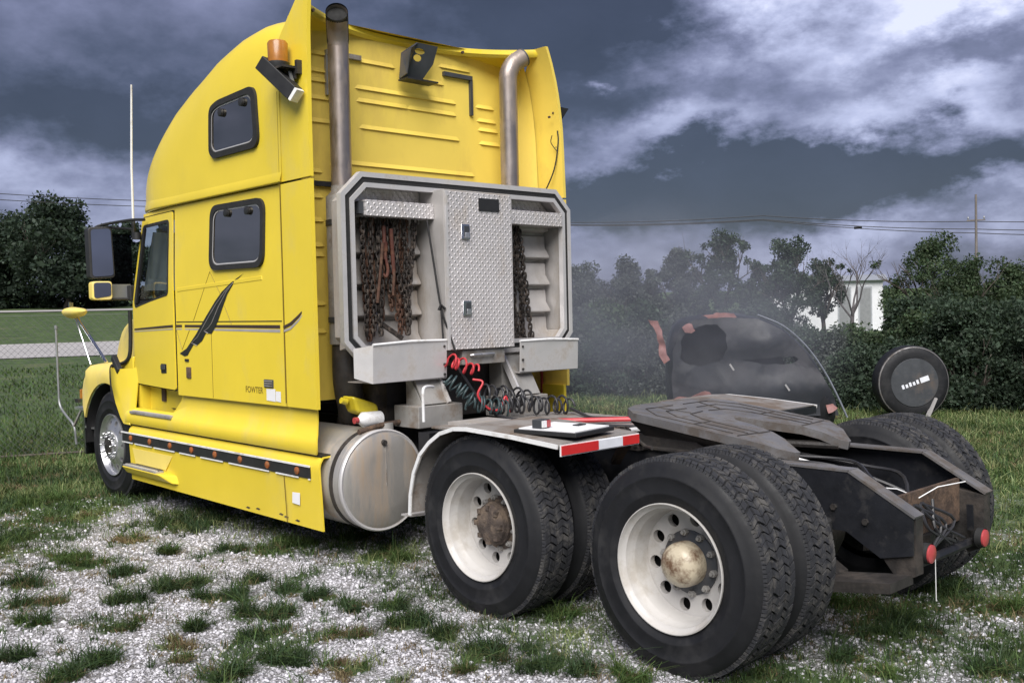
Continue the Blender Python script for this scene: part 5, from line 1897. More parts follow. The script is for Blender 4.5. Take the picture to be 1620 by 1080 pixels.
G().tube([(-0.80, 0.262, 0.505), (-0.801, 0.258, 0.30)], 0.0022, 5).build('wire_end', 'white_paint', T)
# suspension: spring beams, air springs, torque rods
for sgn in (1, -1):
    for x in (0.0, 1.32):
        G().prism([(x + 0.55, 0.50), (x + 0.55, 0.60), (x, 0.66), (x - 0.42, 0.40), (x - 0.42, 0.33), (x - 0.05, 0.53)], 'y', sgn * 0.36, sgn * 0.47).build('suspension_beam', 'grease', T)
        s_ = G().lathe([(0.36, 0.05), (0.37, 0.12), (0.44, 0.135), (0.52, 0.125), (0.58, 0.135), (0.66, 0.13), (0.68, 0.09), (0.70, 0.0)], (x - 0.30, sgn * 0.56, 0), 'z', 24).build('air_spring', 'black_rubber', T, smooth=50)
        G().lathe([(0.30, 0.0), (0.30, 0.10), (0.40, 0.115), (0.40, 0.0)], (x - 0.30, sgn * 0.56, 0), 'z', 24).build('spring_piston', 'plate_steel', s_)
    xe = -0.76 if sgn > 0 else -0.48
    G().hexa([(-0.10, sgn * 0.40, 0.30), (xe, sgn * 0.40, 0.40), (xe, sgn * 0.62, 0.40), (-0.10, sgn * 0.62, 0.30), (-0.10, sgn * 0.40, 0.355), (xe, sgn * 0.40, 0.445), (xe, sgn * 0.62, 0.445), (-0.10, sgn * 0.62, 0.355)]).build('spring_tray', 'grease', T)
# wiring and hoses draped over the rear frame
rng = np.random.default_rng(9)
for k in range(9):
    y0 = rng.uniform(-0.3, 0.3)
    pts = [(rng.uniform(0.0, 0.2), y0, 0.84), (-0.15, y0 + rng.uniform(-0.15, 0.15), 0.80 + rng.uniform(-0.03, 0.05)), (-0.4, y0 + rng.uniform(-0.2, 0.2), 0.74 + rng.uniform(-0.05, 0.06)), (-0.62, rng.uniform(-0.3, 0.3), 0.66 + rng.uniform(-0.08, 0.05))]
    G().tube(smoothpath(pts, 5), rng.uniform(0.004, 0.011), 6).build('brake_hose', 'black_hose' if k > 1 else 'white_paint', T)
for a, b, c in (((-0.66, 0.12, 0.74), (-0.72, 0.05, 0.79), (-0.78, -0.12, 0.80)), ((-0.66, 0.12, 0.74), (-0.60, 0.22, 0.79), (-0.5, 0.30, 0.80))):
    G().tube([a, b, c], 0.003, 5).build('loose_wire', 'white_paint', T)
for k in range(6):
    G().tube(smoothpath([(-0.68, rng.uniform(-0.1, 0.25), 0.72), (-0.72, rng.uniform(-0.15, 0.2), 0.6), (-0.73, rng.uniform(-0.3, 0.3), 0.5)], 4), 0.008, 6).build('brake_hose', 'black_hose', T)

# ---------------------------------------------------------------- fifth wheel
def fw(x, y):
    return 0.955 + 0.123 * (x + 0.08) / 1.0


half = [(0.98, 0.0), (0.98, 0.26), (0.93, 0.38), (0.82, 0.465), (0.14, 0.47), (0.02, 0.40), (-0.09, 0.285), (-0.10, 0.25), (-0.06, 0.225), (0.30, 0.075), (0.42, 0.055), (0.47, 0.0)]
full = half + [(x, -y) for x, y in reversed(half[1:-1])]
fifth = plate('fifth_wheel', full, [], lambda a, b: (a, b, fw(a, b) - (0.05 * sstep(0.10, -0.10, a))), 'plate_steel', T, thick=0.045, bevel=0.008, sub=0.14, smooth=30)
# underside skirt and pedestal
for sgn in (1, -1):
    G().add([(0.85, sgn * 0.44, fw(0.85, 0) - 0.02), (0.10, sgn * 0.44, fw(0.10, 0) - 0.02), (0.0, sgn * 0.30, fw(0, 0) - 0.05), (0.10, sgn * 0.36, 0.90), (0.75, sgn * 0.36, 0.92)], [(0, 1, 3, 4), (1, 2, 3)]).build('plate_skirt', 'grease', fifth, solid=0.015)
    G().prism([(0.30, 0.895), (0.95, 0.895), (0.74, 1.01), (0.58, 1.0)], 'y', sgn * 0.34, sgn * 0.40).build('pedestal', 'grease', fifth)
    G().tube([(0.40, sgn * 0.12, 0.90), (-0.05, sgn * 0.24, 0.90)], 0.022, 8).build('guide_rib', 'grease', fifth)
G().box((0.2, -0.46, 0.893), (1.15, 0.46, 0.905)).build('slider_plate', 'grease', fifth)
# grease grooves cut in the plate
def groove(p):
    G().tube([(a, b, fw(a, b) + 0.0225) for a, b in p], 0.005, 4).build('grease_groove', 'grease', fifth, smooth=0)
for sgn in (1, -1):
    groove([(0.86, 0.05 * sgn), (0.86, 0.30 * sgn), (0.70, 0.40 * sgn), (0.20, 0.40 * sgn)])
    groove([(0.76, 0.05 * sgn), (0.76, 0.24 * sgn), (0.62, 0.32 * sgn), (0.16, 0.32 * sgn)])
    groove([(0.66, 0.03 * sgn), (0.64, 0.17 * sgn), (0.50, 0.235 * sgn), (0.14, 0.25 * sgn)])
    groove([(0.86, 0.20 * sgn), (0.66, 0.14 * sgn)])
    groove([(0.45, 0.40 * sgn), (0.45, 0.25 * sgn)])
    groove([(0.15, 0.43 * sgn), (0.13, 0.16 * sgn)])
G().tube([(0.80, 0.47, 0.95), (0.62, 0.60, 0.93), (0.55, 0.63, 0.93)], 0.010, 8).build('release_handle', 'grease', fifth)
# slider teeth bars along the frame
for sgn in (1, -1):
    rk = G().box((0.70, sgn * 0.52, 0.895), (1.35, sgn * 0.56, 0.915)).build('slider_rack', 'grease', T)
    for k in range(14):
        G().box((0.71 + 0.045 * k, sgn * 0.515, 0.915), (0.733 + 0.045 * k, sgn * 0.565, 0.94)).build('rack_tooth', 'grease', rk)

# ---------------------------------------------------------------- quarter fenders and deck over the forward drive axle
for sgn in (1, -1):
    prof = [(1.885, 0.50), (1.875, 0.62), (1.84, 0.75), (1.775, 0.865), (1.69, 0.945), (1.59, 1.005), (1.47, 1.04), (1.36, 1.047), (1.0, 1.032), (0.66, 1.008)]
    rows = [[(x, sgn * 0.62, z), (x, sgn * 1.195, z), (x + (0.012 if z < 0.9 else 0), sgn * 1.232, z - (0.010 if z > 0.9 else 0.0)), (x - (0.008 if z < 0.95 else 0), sgn * 1.236, z - 0.026 * min(1, max(0, (z - 0.5) / 0.4)))] for x, z in prof]
    G().grid(rows).build('quarter_fender', 'deck_plate', T, smooth=50, solid=0.006)
    eg = [(x + (0.006 if z < 0.9 else 0), sgn * 1.238, z - 0.014) for x, z in prof]
    gq = G()
    for a, b in zip(eg[:-1], eg[1:]):
        gq.bar(a, b, 0.010, 0.022, (0, 1, 0) if False else (0, 0, 1))
    gq.build('fender_edge', 'white_paint', T)
tp = G().box((0.648, 0.62, 0.945), (0.656, 1.225, 1.003)).build('rear_valance', 'white_paint', T)
for k, (a, b, c) in enumerate(((1.222, 0.95, 'red_tape'), (0.947, 0.76, 'white_tape'), (0.757, 0.625, 'red_tape'))):
    G().box((0.642, a, 0.951), (0.6475, b, 0.998)).build('reflective_tape', c, tp)
G().box((0.642, -0.62, 0.951), (0.6475, -1.2, 0.998)).build('rear_valance', 'frame_paint', T)
dk = G().box((1.20, -0.62, 0.900), (2.45, 0.62, 0.912)).build('deck', 'deck_plate', T)
G().box((1.18, -0.62, 0.912), (1.26, 0.62, 0.925)).build('deck_edge', 'white_paint', dk)
G().box((1.70, 0.14, 0.913), (2.42, 0.50, 0.935)).build('deck_pad', 'aluminium', dk)
G().prism([(1.34, 1.02), (1.34, 0.80), (0.72, 0.97), (0.72, 1.0)], 'y', 0.64, 0.67).build('fender_brace', 'rust', T)
G().bar((0.70, 0.66, 0.96), (0.95, 0.47, 0.80), 0.05, 0.03).build('fender_arm', 'rust', T)
G().bar((1.905, 1.10, 0.47), (2.06, 1.06, 0.45), 0.20, 0.012).build('splash_step', 'alu_bright', T)

# ---------------------------------------------------------------- fuel tank
tank = G().lathe([(2.675, 0.0), (2.672, 0.18), (2.685, 0.30), (2.705, 0.330), (2.73, 0.337), (2.745, 0.338), (2.752, 0.331), (2.765, 0.338), (4.2, 0.338), (4.24, 0.30), (4.25, 0.0)], (0, 0.845, 0.553), 'x', 56).build('fuel_tank', 'tank_alu', T, smooth=40)
G().lathe([(2.700, 0.325), (2.694, 0.336), (2.703, 0.345), (2.722, 0.345), (2.725, 0.335)], (0, 0.845, 0.553), 'x', 56).build('tank_rim', 'alu_bright', tank)
for x in (2.80,):
    G().lathe([(x, 0.337), (x, 0.346), (x + 0.035, 0.346), (x + 0.035, 0.337)], (0, 0.845, 0.553), 'x', 56).build('tank_strap', 'grease', tank)
G().lathe([(2.660, 0.0), (2.660, 0.018), (2.676, 0.02), (2.69, 0.02)], (0, 0.85, 0.81), 'x', 12).build('tank_fitting', 'grease', tank)
G().box((2.671, 0.835, 0.52), (2.676, 0.84, 0.79)).build('tank_seam', 'grey_steel', tank)
G().lathe([(0.865, 0.0), (0.865, 0.052), (0.925, 0.05), (0.93, 0.0)], (2.80, 0.74, 0), 'z', 16).build('filler_cap', 'grey_steel', tank)
G().tube([(2.78, 0.98, 0.885), (2.78, 0.80, 0.915), (2.80, 0.62, 0.92)], 0.018, 8).build('fuel_line', 'rust', tank)
# ---------------------------------------------------------------- headache rack
rack_o = [(-0.935, 2.628), (0.93, 2.628), (1.092, 2.475), (1.092, 1.49), (0.97, 1.36), (-0.97, 1.36), (-1.092, 1.49), (-1.092, 2.475)]


def inset(pts, d):
    """true inward offset of a convex polygon"""
    n = len(pts)
    ar = sum(pts[i][0] * pts[(i + 1) % n][1] - pts[(i + 1) % n][0] * pts[i][1] for i in range(n))
    s = 1 if ar > 0 else -1
    out = []
    for i in range(n):
        a, b, c = Vector(pts[i - 1]), Vector(pts[i]), Vector(pts[(i + 1) % n])
        d1, d2 = (b - a).normalized(), (c - b).normalized()
        n1, n2 = Vector((-d1.y, d1.x)) * s, Vector((-d2.y, d2.x)) * s
        m_ = (n1 + n2).normalized()
        k = d / max(0.3, m_.dot(n1))
        q = b + m_ * k
        out.append((q.x, q.y))
    return out


def at_x(X):
    return lambda a, b: (X, a, b)


rack = plate('headache_rack', rack_o, [inset(rack_o, 0.034)], at_x(2.775), 'alu_bright', T, thick=0.05, bevel=0.003)
plate('rubber_strip', inset(rack_o, 0.033), [inset(rack_o, 0.072)], at_x(2.772), 'black_rubber', rack, thick=0.03)
plate('inner_frame', inset(rack_o, 0.071), [inset(rack_o, 0.102)], at_x(2.766), 'alu_bright', rack, thick=0.045, bevel=0.003)
ri = inset(rack_o, 0.08)
G().prism([(y, z) for y, z in ri], 'x', 2.975, 2.985).build('back_sheet', 'aluminium', rack)
gs = G()
for i in range(len(ri)):
    a, b = ri[i], ri[(i + 1) % len(ri)]
    gs.add([(2.79, a[0], a[1]), (2.79, b[0], b[1]), (2.98, b[0], b[1]), (2.98, a[0], a[1])], [(0, 1, 2, 3)])
gs.build('cabinet_side', 'aluminium', rack, smooth=0, solid=0.004)
for sgn in (1, -1):
    for k in range(5):
        z = 1.43 + 0.216 * k
        y0, y1 = sgn * 0.33, sgn * 0.985
        G().prism([(2.975, z + 0.206), (2.945, z + 0.190), (2.940, z + 0.10), (2.895, z + 0.035), (2.895, z + 0.018), (2.975, z)], 'y', y0, y1).build('louvre', 'aluminium', rack, bevel=0.003)  # darker metal than the trays: part grime, part bay shade put into the colour
# centre cabinet
cb = G().box((2.63, -0.322, 1.405), (2.972, 0.322, 2.54)).build('tool_cabinet', 'aluminium', rack, bevel=0.004)
dr_ = G().box((2.612, -0.315, 1.41), (2.628, 0.300, 2.525)).build('cabinet_door', 'diamond', rack, bevel=0.003)
G().box((2.606, 0.303, 1.41), (2.628, 0.318, 2.53)).build('door_edge', 'alu_bright', cb)
for z in (2.244, 1.70):
    lt = G().box((2.600, 0.105, z - 0.055), (2.612, 0.185, z + 0.055)).build('paddle_latch', 'chrome', rack, bevel=0.012)
    G().box((2.596, 0.118, z - 0.03), (2.6005, 0.160, z + 0.04)).build('latch_recess', 'steel_dark', lt)
    G().box((2.588, 0.122, z - 0.045), (2.598, 0.158, z - 0.005)).build('latch_paddle', 'alloy', lt, bevel=0.004)
G().box((2.606, -0.185, 2.40), (2.6115, 0.012, 2.492)).build('cabinet_badge', 'black', rack)
G().box((2.64, -0.24, 1.295), (2.93, 0.17, 1.40)).build('drawer', 'grey_steel', rack, bevel=0.004)
G().tube([(2.635, 0.10, 1.362), (2.615, 0.09, 1.365), (2.615, -0.11, 1.367), (2.635, -0.12, 1.364)], 0.010, 8).build('drawer_handle', 'alloy', rack)
# upper diamond-plate trays
G().box((2.735, 0.325, 2.335), (2.90, 0.905, 2.442)).build('upper_tray', 'diamond', rack, bevel=0.004)
G().box((2.76, 0.905, 2.35), (2.90, 0.945, 2.43)).build('tray_bracket', 'steel_dark', rack)
G().box((2.735, -0.318, 2.335), (2.90, -0.985, 2.442)).build('upper_tray', 'diamond', rack, bevel=0.004)
for sgn in (1, -1):
    G().prism([(sgn * 0.33, 2.445), (sgn * 0.33, 2.54), (sgn * 0.90, 2.54), (sgn * 0.985, 2.46), (sgn * 0.985, 2.445)], 'x', 2.90, 2.972).build('upper_back', 'diamond', rack)
# chain dump bins
for sgn in (1, -1):
    y0, y1 = (0.325, 0.955) if sgn > 0 else (-0.385, -1.02)
    zt, zb = (1.478, 1.212) if sgn > 0 else (1.445, 1.205)
    cr = sgn * 0.05 * 0
    bn = G().hexa([(2.640, y1, zb), (2.640, y0, zb + 0.008), (2.634, y0, zb + 0.008), (2.634, y1, zb), (2.630, y1, zt - 0.012), (2.630, y0, zt), (2.624, y0, zt), (2.624, y1, zt - 0.012)]).build('chain_bin', 'alu_bright', rack, bevel=0.002)
    ys = y1 + sgn * 0.09
    G().add([(2.628, y1, zt - 0.012), (2.638, y1, zb), (2.72, ys, zb + 0.04), (2.72, ys, zt - 0.03)], [(0, 1, 2, 3)]).build('bin_side', 'alu_bright', bn, solid=0.005)
    G().box((2.64, min(y0, y1), zb), (2.93, max(y0, y1), zb + 0.006)).build('bin_floor', 'aluminium', bn)
    G().tube([(2.624, y1, zt - 0.008), (2.622, (y0 + y1) / 2, zt + 0.006), (2.626, y0, zt + 0.002)], 0.009, 8).build('bin_lip', 'white_paint', bn)
    for z in (zt - 0.04, zb + 0.10, zb + 0.03):
        G().cyl((2.629, y0 + sgn * 0.025, z), (2.618, y0 + sgn * 0.025, z), 0.009, 8).build('bin_bolt', 'grease', bn)
    # legs to the frame rails
    lg = G().box((2.78, sgn * 0.33, 1.02), (2.92, sgn * 0.47, 1.42)).build('rack_leg', 'grey_steel', rack)
    G().prism([(2.80, 1.30), (2.80, 1.02), (2.62, 1.02), (2.63, 1.05)], 'y', sgn * 0.55, sgn * 0.56).build('leg_gusset', 'grey_steel', lg)
    G().add([(2.80, sgn * 0.36, 1.36), (2.80, sgn * 0.56, 1.36), (2.61, sgn * 0.56, 1.04), (2.61, sgn * 0.36, 1.04)], [(0, 1, 2, 3)]).build('leg_plate', 'grey_steel', lg, solid=0.012)
    G().bar((2.80, sgn * 0.345, 1.36), (2.60, sgn * 0.345, 1.04), 0.02, 0.05).build('leg_flange', 'alu_bright', lg)
    G().box((2.58, sgn * 0.23, 0.885), (2.86, sgn * 0.625, 1.035)).build('leg_base', 'grey_steel', lg, bevel=0.006)
G().tube(smoothpath([(2.30, 0.80, 0.97), (2.30, 0.80, 1.15), (2.31, 0.78, 1.19), (2.36, 0.70, 1.19), (2.42, 0.62, 1.18)], 5), 0.010, 8).build('hose_hanger', 'white_paint', T)
# battery box and dark gear beneath the rack
G().box((2.95, -0.62, 0.90), (3.30, 0.62, 1.28)).build('gear_box', 'grease', T)
G().box((2.50, 0.46, 0.62), (2.62, 0.60, 0.86)).build('air_tank_bracket', 'frame_paint', T)
G().box((2.0, 0.44, 0.42), (2.4, 0.56, 0.84)).build('battery_box', 'frame_paint', T, bevel=0.01)
# yellow cab corner seen past the right bin
ys_ = G().box((3.22, -0.93, 0.92), (3.32, -1.20, 1.24)).build('rear_steps', 'yellow_grimy', T)
G().box((3.20, -1.03, 0.88), (3.218, -1.05, 1.24)).build('steps_bar', 'black', ys_)
G().tube([(3.20, -0.95, 1.22), (3.17, -1.0, 1.2), (3.17, -1.12, 1.2)], 0.008, 6).build('steps_bar', 'black', ys_)
G().box((3.20, -1.175, 0.9), (3.217, -1.19, 1.26)).build('steps_marker', 'red_lens', ys_)


# ---------------------------------------------------------------- air lines
def helix(p0, p1, r, turns, phase=0.0, k=14, sag=0.0):
    p0, p1 = Vector(p0), Vector(p1)
    d = (p1 - p0).normalized()
    a = d.cross(Vector((0, 0, 1))).normalized()
    b = d.cross(a)
    N_ = int(turns * k)
    out = []
    for i in range(N_ + 1):
        t = i / N_
        w = 2 * math.pi * turns * t + phase
        c = p0.lerp(p1, t) - Vector((0, 0, sag * 4 * t * (1 - t))) + d * (0.012 * math.sin(w * 0.31 + phase * 3))
        rr = r * (1 + 0.22 * math.sin(w * 0.43 + phase * 5))
        out.append(c + (a * math.cos(w) + b * math.sin(w)) * rr)
    return out


G().tube(helix((2.60, 0.36, 1.35), (2.53, 0.14, 1.255), 0.044, 5.0), 0.0075, 6).build('red_air_line', 'red_hose', T, smooth=60)
G().tube(smoothpath([(2.50, 0.20, 1.20), (2.44, 0.16, 1.18), (2.45, 0.20, 1.09), (2.42, 0.13, 0.995), (2.38, 0.06, 0.985), (2.38, 0.0, 1.07), (2.37, -0.02, 0.96)], 6), 0.0085, 7).build('red_air_line', 'red_hose', T, smooth=60)
G().tube(helix((2.60, 0.36, 1.22), (2.46, 0.24, 1.06), 0.045, 6.5, 0.6), 0.0075, 6).build('green_air_line', 'green_hose', T, smooth=60)
G().tube(helix((2.48, 0.26, 1.05), (2.36, 0.0, 0.98), 0.05, 7, 1.6), 0.0075, 6).build('green_air_line', 'green_hose', T, smooth=60)
G().tube(helix((2.44, 0.10, 1.02), (2.24, -0.52, 0.975), 0.056, 13, 0.2), 0.0085, 6).build('power_cord', 'black_hose', T, smooth=60)
G().tube(helix((2.50, 0.12, 1.10), (2.40, -0.25, 1.03), 0.060, 8, 0.9), 0.0085, 6).build('power_cord', 'black_hose', T, smooth=60)
G().tube(smoothpath([(2.24, -0.52, 0.95), (2.0, -0.40, 0.93), (1.8, -0.3, 0.93), (1.5, -0.45, 0.93)], 6), 0.011, 7).build('power_cord', 'black_hose', T, smooth=60)
G().tube(smoothpath([(2.62, 0.25, 1.30), (2.55, 0.05, 1.0), (2.2, 0.1, 0.93), (1.6, 0.0, 0.925), (1.2, -0.1, 0.925)], 6), 0.012, 7).build('air_line', 'black_hose', T, smooth=60)
rng = np.random.default_rng(31)
for k in range(7):
    y = rng.uniform(-0.45, 0.45)
    G().tube(smoothpath([(1.35, y, 0.93), (1.1, y + rng.uniform(-0.2, 0.2), 0.90 + rng.uniform(-0.03, 0.03)), (0.85, rng.uniform(-0.5, 0.6), 0.90), (0.5, rng.uniform(-0.5, 0.65), 0.86)], 5), rng.uniform(0.006, 0.013), 6).build('air_line', 'black_hose' if k % 3 else 'rust', T, smooth=60)

# ================================================================ LOOSE THINGS CARRIED ON THE TRUCK
LINK = []
for i in range(12):
    t = 2 * math.pi * i / 12
    LINK.append((0.0135 * math.cos(t), 0.0, 0.0125 * math.copysign(1, math.sin(t)) * (1 if abs(math.sin(t)) > 0.05 else 0) + 0.0125 * math.sin(t)))


def chain(x, y0, y1, zt, zb, mt, label, group, seed):
    rng = np.random.default_rng(seed)
    g = G()
    n_ = int((zt - zb) / 0.0335)
    wob = rng.uniform(0, 6)
    for k in range(n_):
        t = k / max(1, n_ - 1)
        cz = zt - 0.0335 * (k + 0.5)
        cy = y0 + (y1 - y0) * t + 0.006 * math.sin(k * 0.45 + wob)
        cx = x + 0.006 * math.cos(k * 0.37 + wob)
        a = (k % 2) * math.pi / 2 + 0.6 + wob
        pts = [(cx + p[0] * math.cos(a), cy + p[0] * math.sin(a), cz + p[2]) for p in LINK]
        g.tube(pts, 0.0062, 5, closed=True)
    return tag(g.build('transport_chain', mt, smooth=60, fix=False), label, 'chain', group)


LC = [(0.88, 0.855, 1.52), (0.80, 0.81, 1.48), (0.76, 0.79, 1.49), (0.73, 0.76, 1.50), (0.69, 0.70, 1.9), (0.66, 0.67, 2.0), (0.61, 0.62, 1.9), (0.56, 0.58, 1.6), (0.49, 0.535, 1.5), (0.44, 0.515, 1.5), (0.865, 0.84, 1.50), (0.84, 0.82, 1.49), (0.815, 0.80, 1.50), (0.79, 0.775, 1.50), (0.77, 0.76, 1.55), (0.745, 0.735, 1.53), (0.72, 0.70, 1.72), (0.70, 0.68, 1.62), (0.675, 0.655, 1.80), (0.65, 0.63, 1.68), (0.625, 0.60, 1.72), (0.60, 0.575, 1.80), (0.575, 0.565, 1.50), (0.55, 0.545, 1.51), (0.525, 0.52, 1.50), (0.50, 0.50, 1.52), (0.46, 0.505, 1.55), (0.43, 0.49, 1.80)]
for i, (a, b, zb) in enumerate(LC):
    chain(2.85 + 0.026 * ((i * 7) % 3 - 1), a, b, 2.335, zb, 'chain_rust' if i % 3 else 'chain_dark', ('short ' if zb > 1.7 else 'long ') + ('rusty' if i % 3 else 'dark') + ' transport chain hanging in the open bay beside the bungee strap', 'chains in the left bay', 300 + i)
lab = 'dark transport chain hanging in the open bay away from the bungee strap'
for i, (a, b, zb) in enumerate([(-0.34, -0.36, 1.44), (-0.38, -0.40, 1.44), (-0.42, -0.44, 1.44), (-0.46, -0.48, 1.43), (-0.50, -0.55, 1.43), (-0.58, -0.66, 1.43), (-0.36, -0.38, 1.44), (-0.40, -0.42, 1.44), (-0.44, -0.47, 1.43), (-0.48, -0.53, 1.43), (-0.53, -0.60, 1.43), (-0.56, -0.64, 1.43), (-0.60, -0.70, 1.43), (-0.62, -0.76, 1.43)]):
    chain(2.855 + 0.02 * ((i * 5) % 3 - 1), a, b, 2.335, zb, 'chain_dark', lab, 'chains in the right bay', 340 + i)
# chain dropped along the rear edge of the deck
g = G()
pth = smoothpath([(1.42, 0.05, 0.932), (1.30, 0.16, 0.932), (1.18, 0.10, 0.936), (1.05, 0.22, 0.93), (0.92, 0.16, 0.925)], 5)
for k in range(len(pth) - 1):
    a, b = pth[k], pth[k + 1]
    c, d = (a + b) / 2, (b - a).normalized()
    n_ = d.cross(Vector((0, 0, 1))).normalized()
    u_ = n_ if k % 2 else Vector((0, 0, 1))
    g.tube([c + d * p[2] * 1.0 + u_ * p[0] for p in LINK], 0.0062, 5, closed=True)
tag(g.build('transport_chain', 'chain_dark', smooth=60, fix=False), 'dark chain dropped on the deck in front of the fifth wheel', 'chain')
# ratchet binder hung among the chains
bd_ = empty('load_binder', (2.80, 0.70, 1.75), 'red lever load binder hung among the rusty chains', 'load binder')
G().tube([(2.82, 0.705, 2.28), (2.815, 0.70, 2.05)], 0.016, 10).build('barrel', 'binder_red', bd_)
G().tube([(2.805, 0.725, 2.16), (2.80, 0.755, 1.95), (2.80, 0.785, 1.75)], [0.012, 0.010, 0.012], 8).build('lever', 'chain_rust', bd_)
G().tube(smoothpath([(2.81, 0.70, 2.06), (2.80, 0.69, 1.98), (2.80, 0.705, 1.93), (2.81, 0.725, 1.95)], 5), 0.011, 8).build('hook', 'binder_red', bd_)
G().box((2.80, 0.685, 2.10), (2.83, 0.735, 2.17)).build('ratchet_head', 'binder_red', bd_, bevel=0.006)
b2_ = empty('load_binder', (2.80, 0.62, 1.8), 'orange-red load binder hanging lower, beside the other binder', 'load binder')
G().tube([(2.80, 0.655, 2.26), (2.80, 0.64, 1.95)], 0.014, 10).build('barrel', 'binder_red', b2_)
G().tube([(2.795, 0.64, 1.97), (2.795, 0.655, 1.80)], [0.012, 0.008], 8).build('lever', 'chain_rust', b2_)
G().tube([(2.80, 0.72, 1.62), (2.80, 0.64, 1.53), (2.80, 0.56, 1.48)], 0.016, 8)
tag(G().bar((2.83, 0.79, 1.64), (2.83, 0.56, 1.50), 0.02, 0.03).build('pry_bar', 'chain_dark'), 'dark flat pry bar leaning across the foot of the rusty chains', 'bar')
# bungee cord across the cabinet side
bg_ = G().tube(smoothpath([(2.74, 0.385, 2.325), (2.70, 0.37, 2.05), (2.65, 0.35, 1.71), (2.625, 0.31, 1.55), (2.60, 0.27, 1.40)], 5), 0.0075, 6)
bg_.tube(smoothpath([(2.65, 0.35, 1.71), (2.645, 0.348, 1.6), (2.64, 0.345, 1.48)], 4), 0.0065, 6)
bg_.tube([(2.63, 0.33, 1.70), (2.64, 0.36, 1.73), (2.65, 0.37, 1.69)], 0.011, 6)
tag(bg_.build('bungee_cord', 'black_rubber', smooth=60), 'black rubber tie-down strap stretched beside the cabinet door', 'strap')

# tray and lamp box on the fender
tr_ = empty('plastic_tray', (0.85, 1.0, 1.03), 'black plastic tray with a white top lying on the fender deck', 'tray')
def rz(p, a=0.15, c=(0.86, 0.98)):
    x, y = p[0] - c[0], p[1] - c[1]
    return (c[0] + x * math.cos(a) - y * math.sin(a), c[1] + x * math.sin(a) + y * math.cos(a), p[2])
def rbox(x0, x1, y0, y1, z0, z1):
    return G().hexa([rz(p) for p in ((x0, y0, z0), (x1, y0, z0), (x1, y1, z0), (x0, y1, z0), (x0, y0, z1), (x1, y0, z1), (x1, y1, z1), (x0, y1, z1))])
rbox(0.66, 1.06, 0.80, 1.16, 1.03, 1.052).build('base', 'black', tr_, bevel=0.004)
rbox(0.68, 1.04, 0.82, 1.14, 1.052, 1.058).build('lid', 'paper', tr_)
rbox(0.80, 0.84, 0.86, 0.93, 1.058, 1.064).build('catch', 'black', tr_)
bx_ = empty('lamp_box', (0.92, 1.10, 1.06), 'small dark trailer lamp box standing on the tray lid', 'lamp')
rbox(0.90, 0.96, 1.05, 1.13, 1.059, 1.105).build('housing', 'steel_dark', bx_, bevel=0.004)
rbox(0.888, 0.8995, 1.06, 1.09, 1.065, 1.10).build('lens', 'red_lens', bx_)
rbox(0.888, 0.8995, 1.095, 1.125, 1.065, 1.10).build('lens', 'white_paint', bx_)
# red bars laid across the deck
for k in range(2):
    tag(G().tube([(1.95 - 0.05 * k, 0.16 - 0.03 * k, 0.937 + 0.0 * k), (1.48 - 0.03 * k, -0.33 - 0.05 * k, 0.939)], 0.016, 8).build('red_bar', 'red_hose'), 'red steel bar lying across the deck plate', 'bar', 'red bars on the deck')
# jugs wedged over the tank
jg = empty('oil_jug', (2.95, 0.84, 0.93), 'yellow plastic oil jug lying tilted on top of the fuel tank', 'jug')
mat('jug_yellow', (0.62, 0.50, 0.03), 0.35, var=0.1)
G().hexa([(2.90, 0.90, 1.00), (3.05, 0.90, 1.00), (3.05, 0.70, 0.93), (2.90, 0.70, 0.93), (2.90, 0.94, 1.12), (3.05, 0.94, 1.12), (3.05, 0.73, 1.05), (2.90, 0.73, 1.05)]).build('body', 'jug_yellow', jg, bevel=0.025)
G().tube([(2.975, 0.94, 1.075), (2.975, 0.985, 1.09)], 0.022, 12).build('neck', 'jug_yellow', jg)
wj = empty('washer_fluid_bottle', (2.86, 0.86, 0.90), 'small white plastic bottle with a red cap beside the yellow jug', 'bottle')
G().lathe([(-0.09, 0.0), (-0.085, 0.05), (0.06, 0.052), (0.085, 0.03), (0.10, 0.018)], (2.86, 0.83, 0.955), 'y', 18).build('body', 'white_paint', wj, smooth=50)
G().lathe([(0.10, 0.022), (0.13, 0.022), (0.131, 0.0)], (2.86, 0.83, 0.955), 'y', 14).build('cap', 'red_lens', wj)

# ================================================================ WRECK AND OLD TYRE BEYOND THE TRUCK
wcx, wcy = CAM.x + 13.2 * math.cos(rad(-56.4)), CAM.y + 13.2 * math.sin(rad(-56.4))
wr = empty('wrecked_car', (wcx, wcy, 0), 'burnt black wrecked car shell with torn pinkish-red panels behind the truck', 'car wreck')
wa = rad(-56.4)
wf = Vector((math.cos(wa + 0.12), math.sin(wa + 0.12), 0))
ws = Vector((wf.y, -wf.x, 0))


def wp(r, f, z):
    p = Vector((wcx, wcy, 0)) + ws * r + wf * f
    return Vector((p.x, p.y, z))


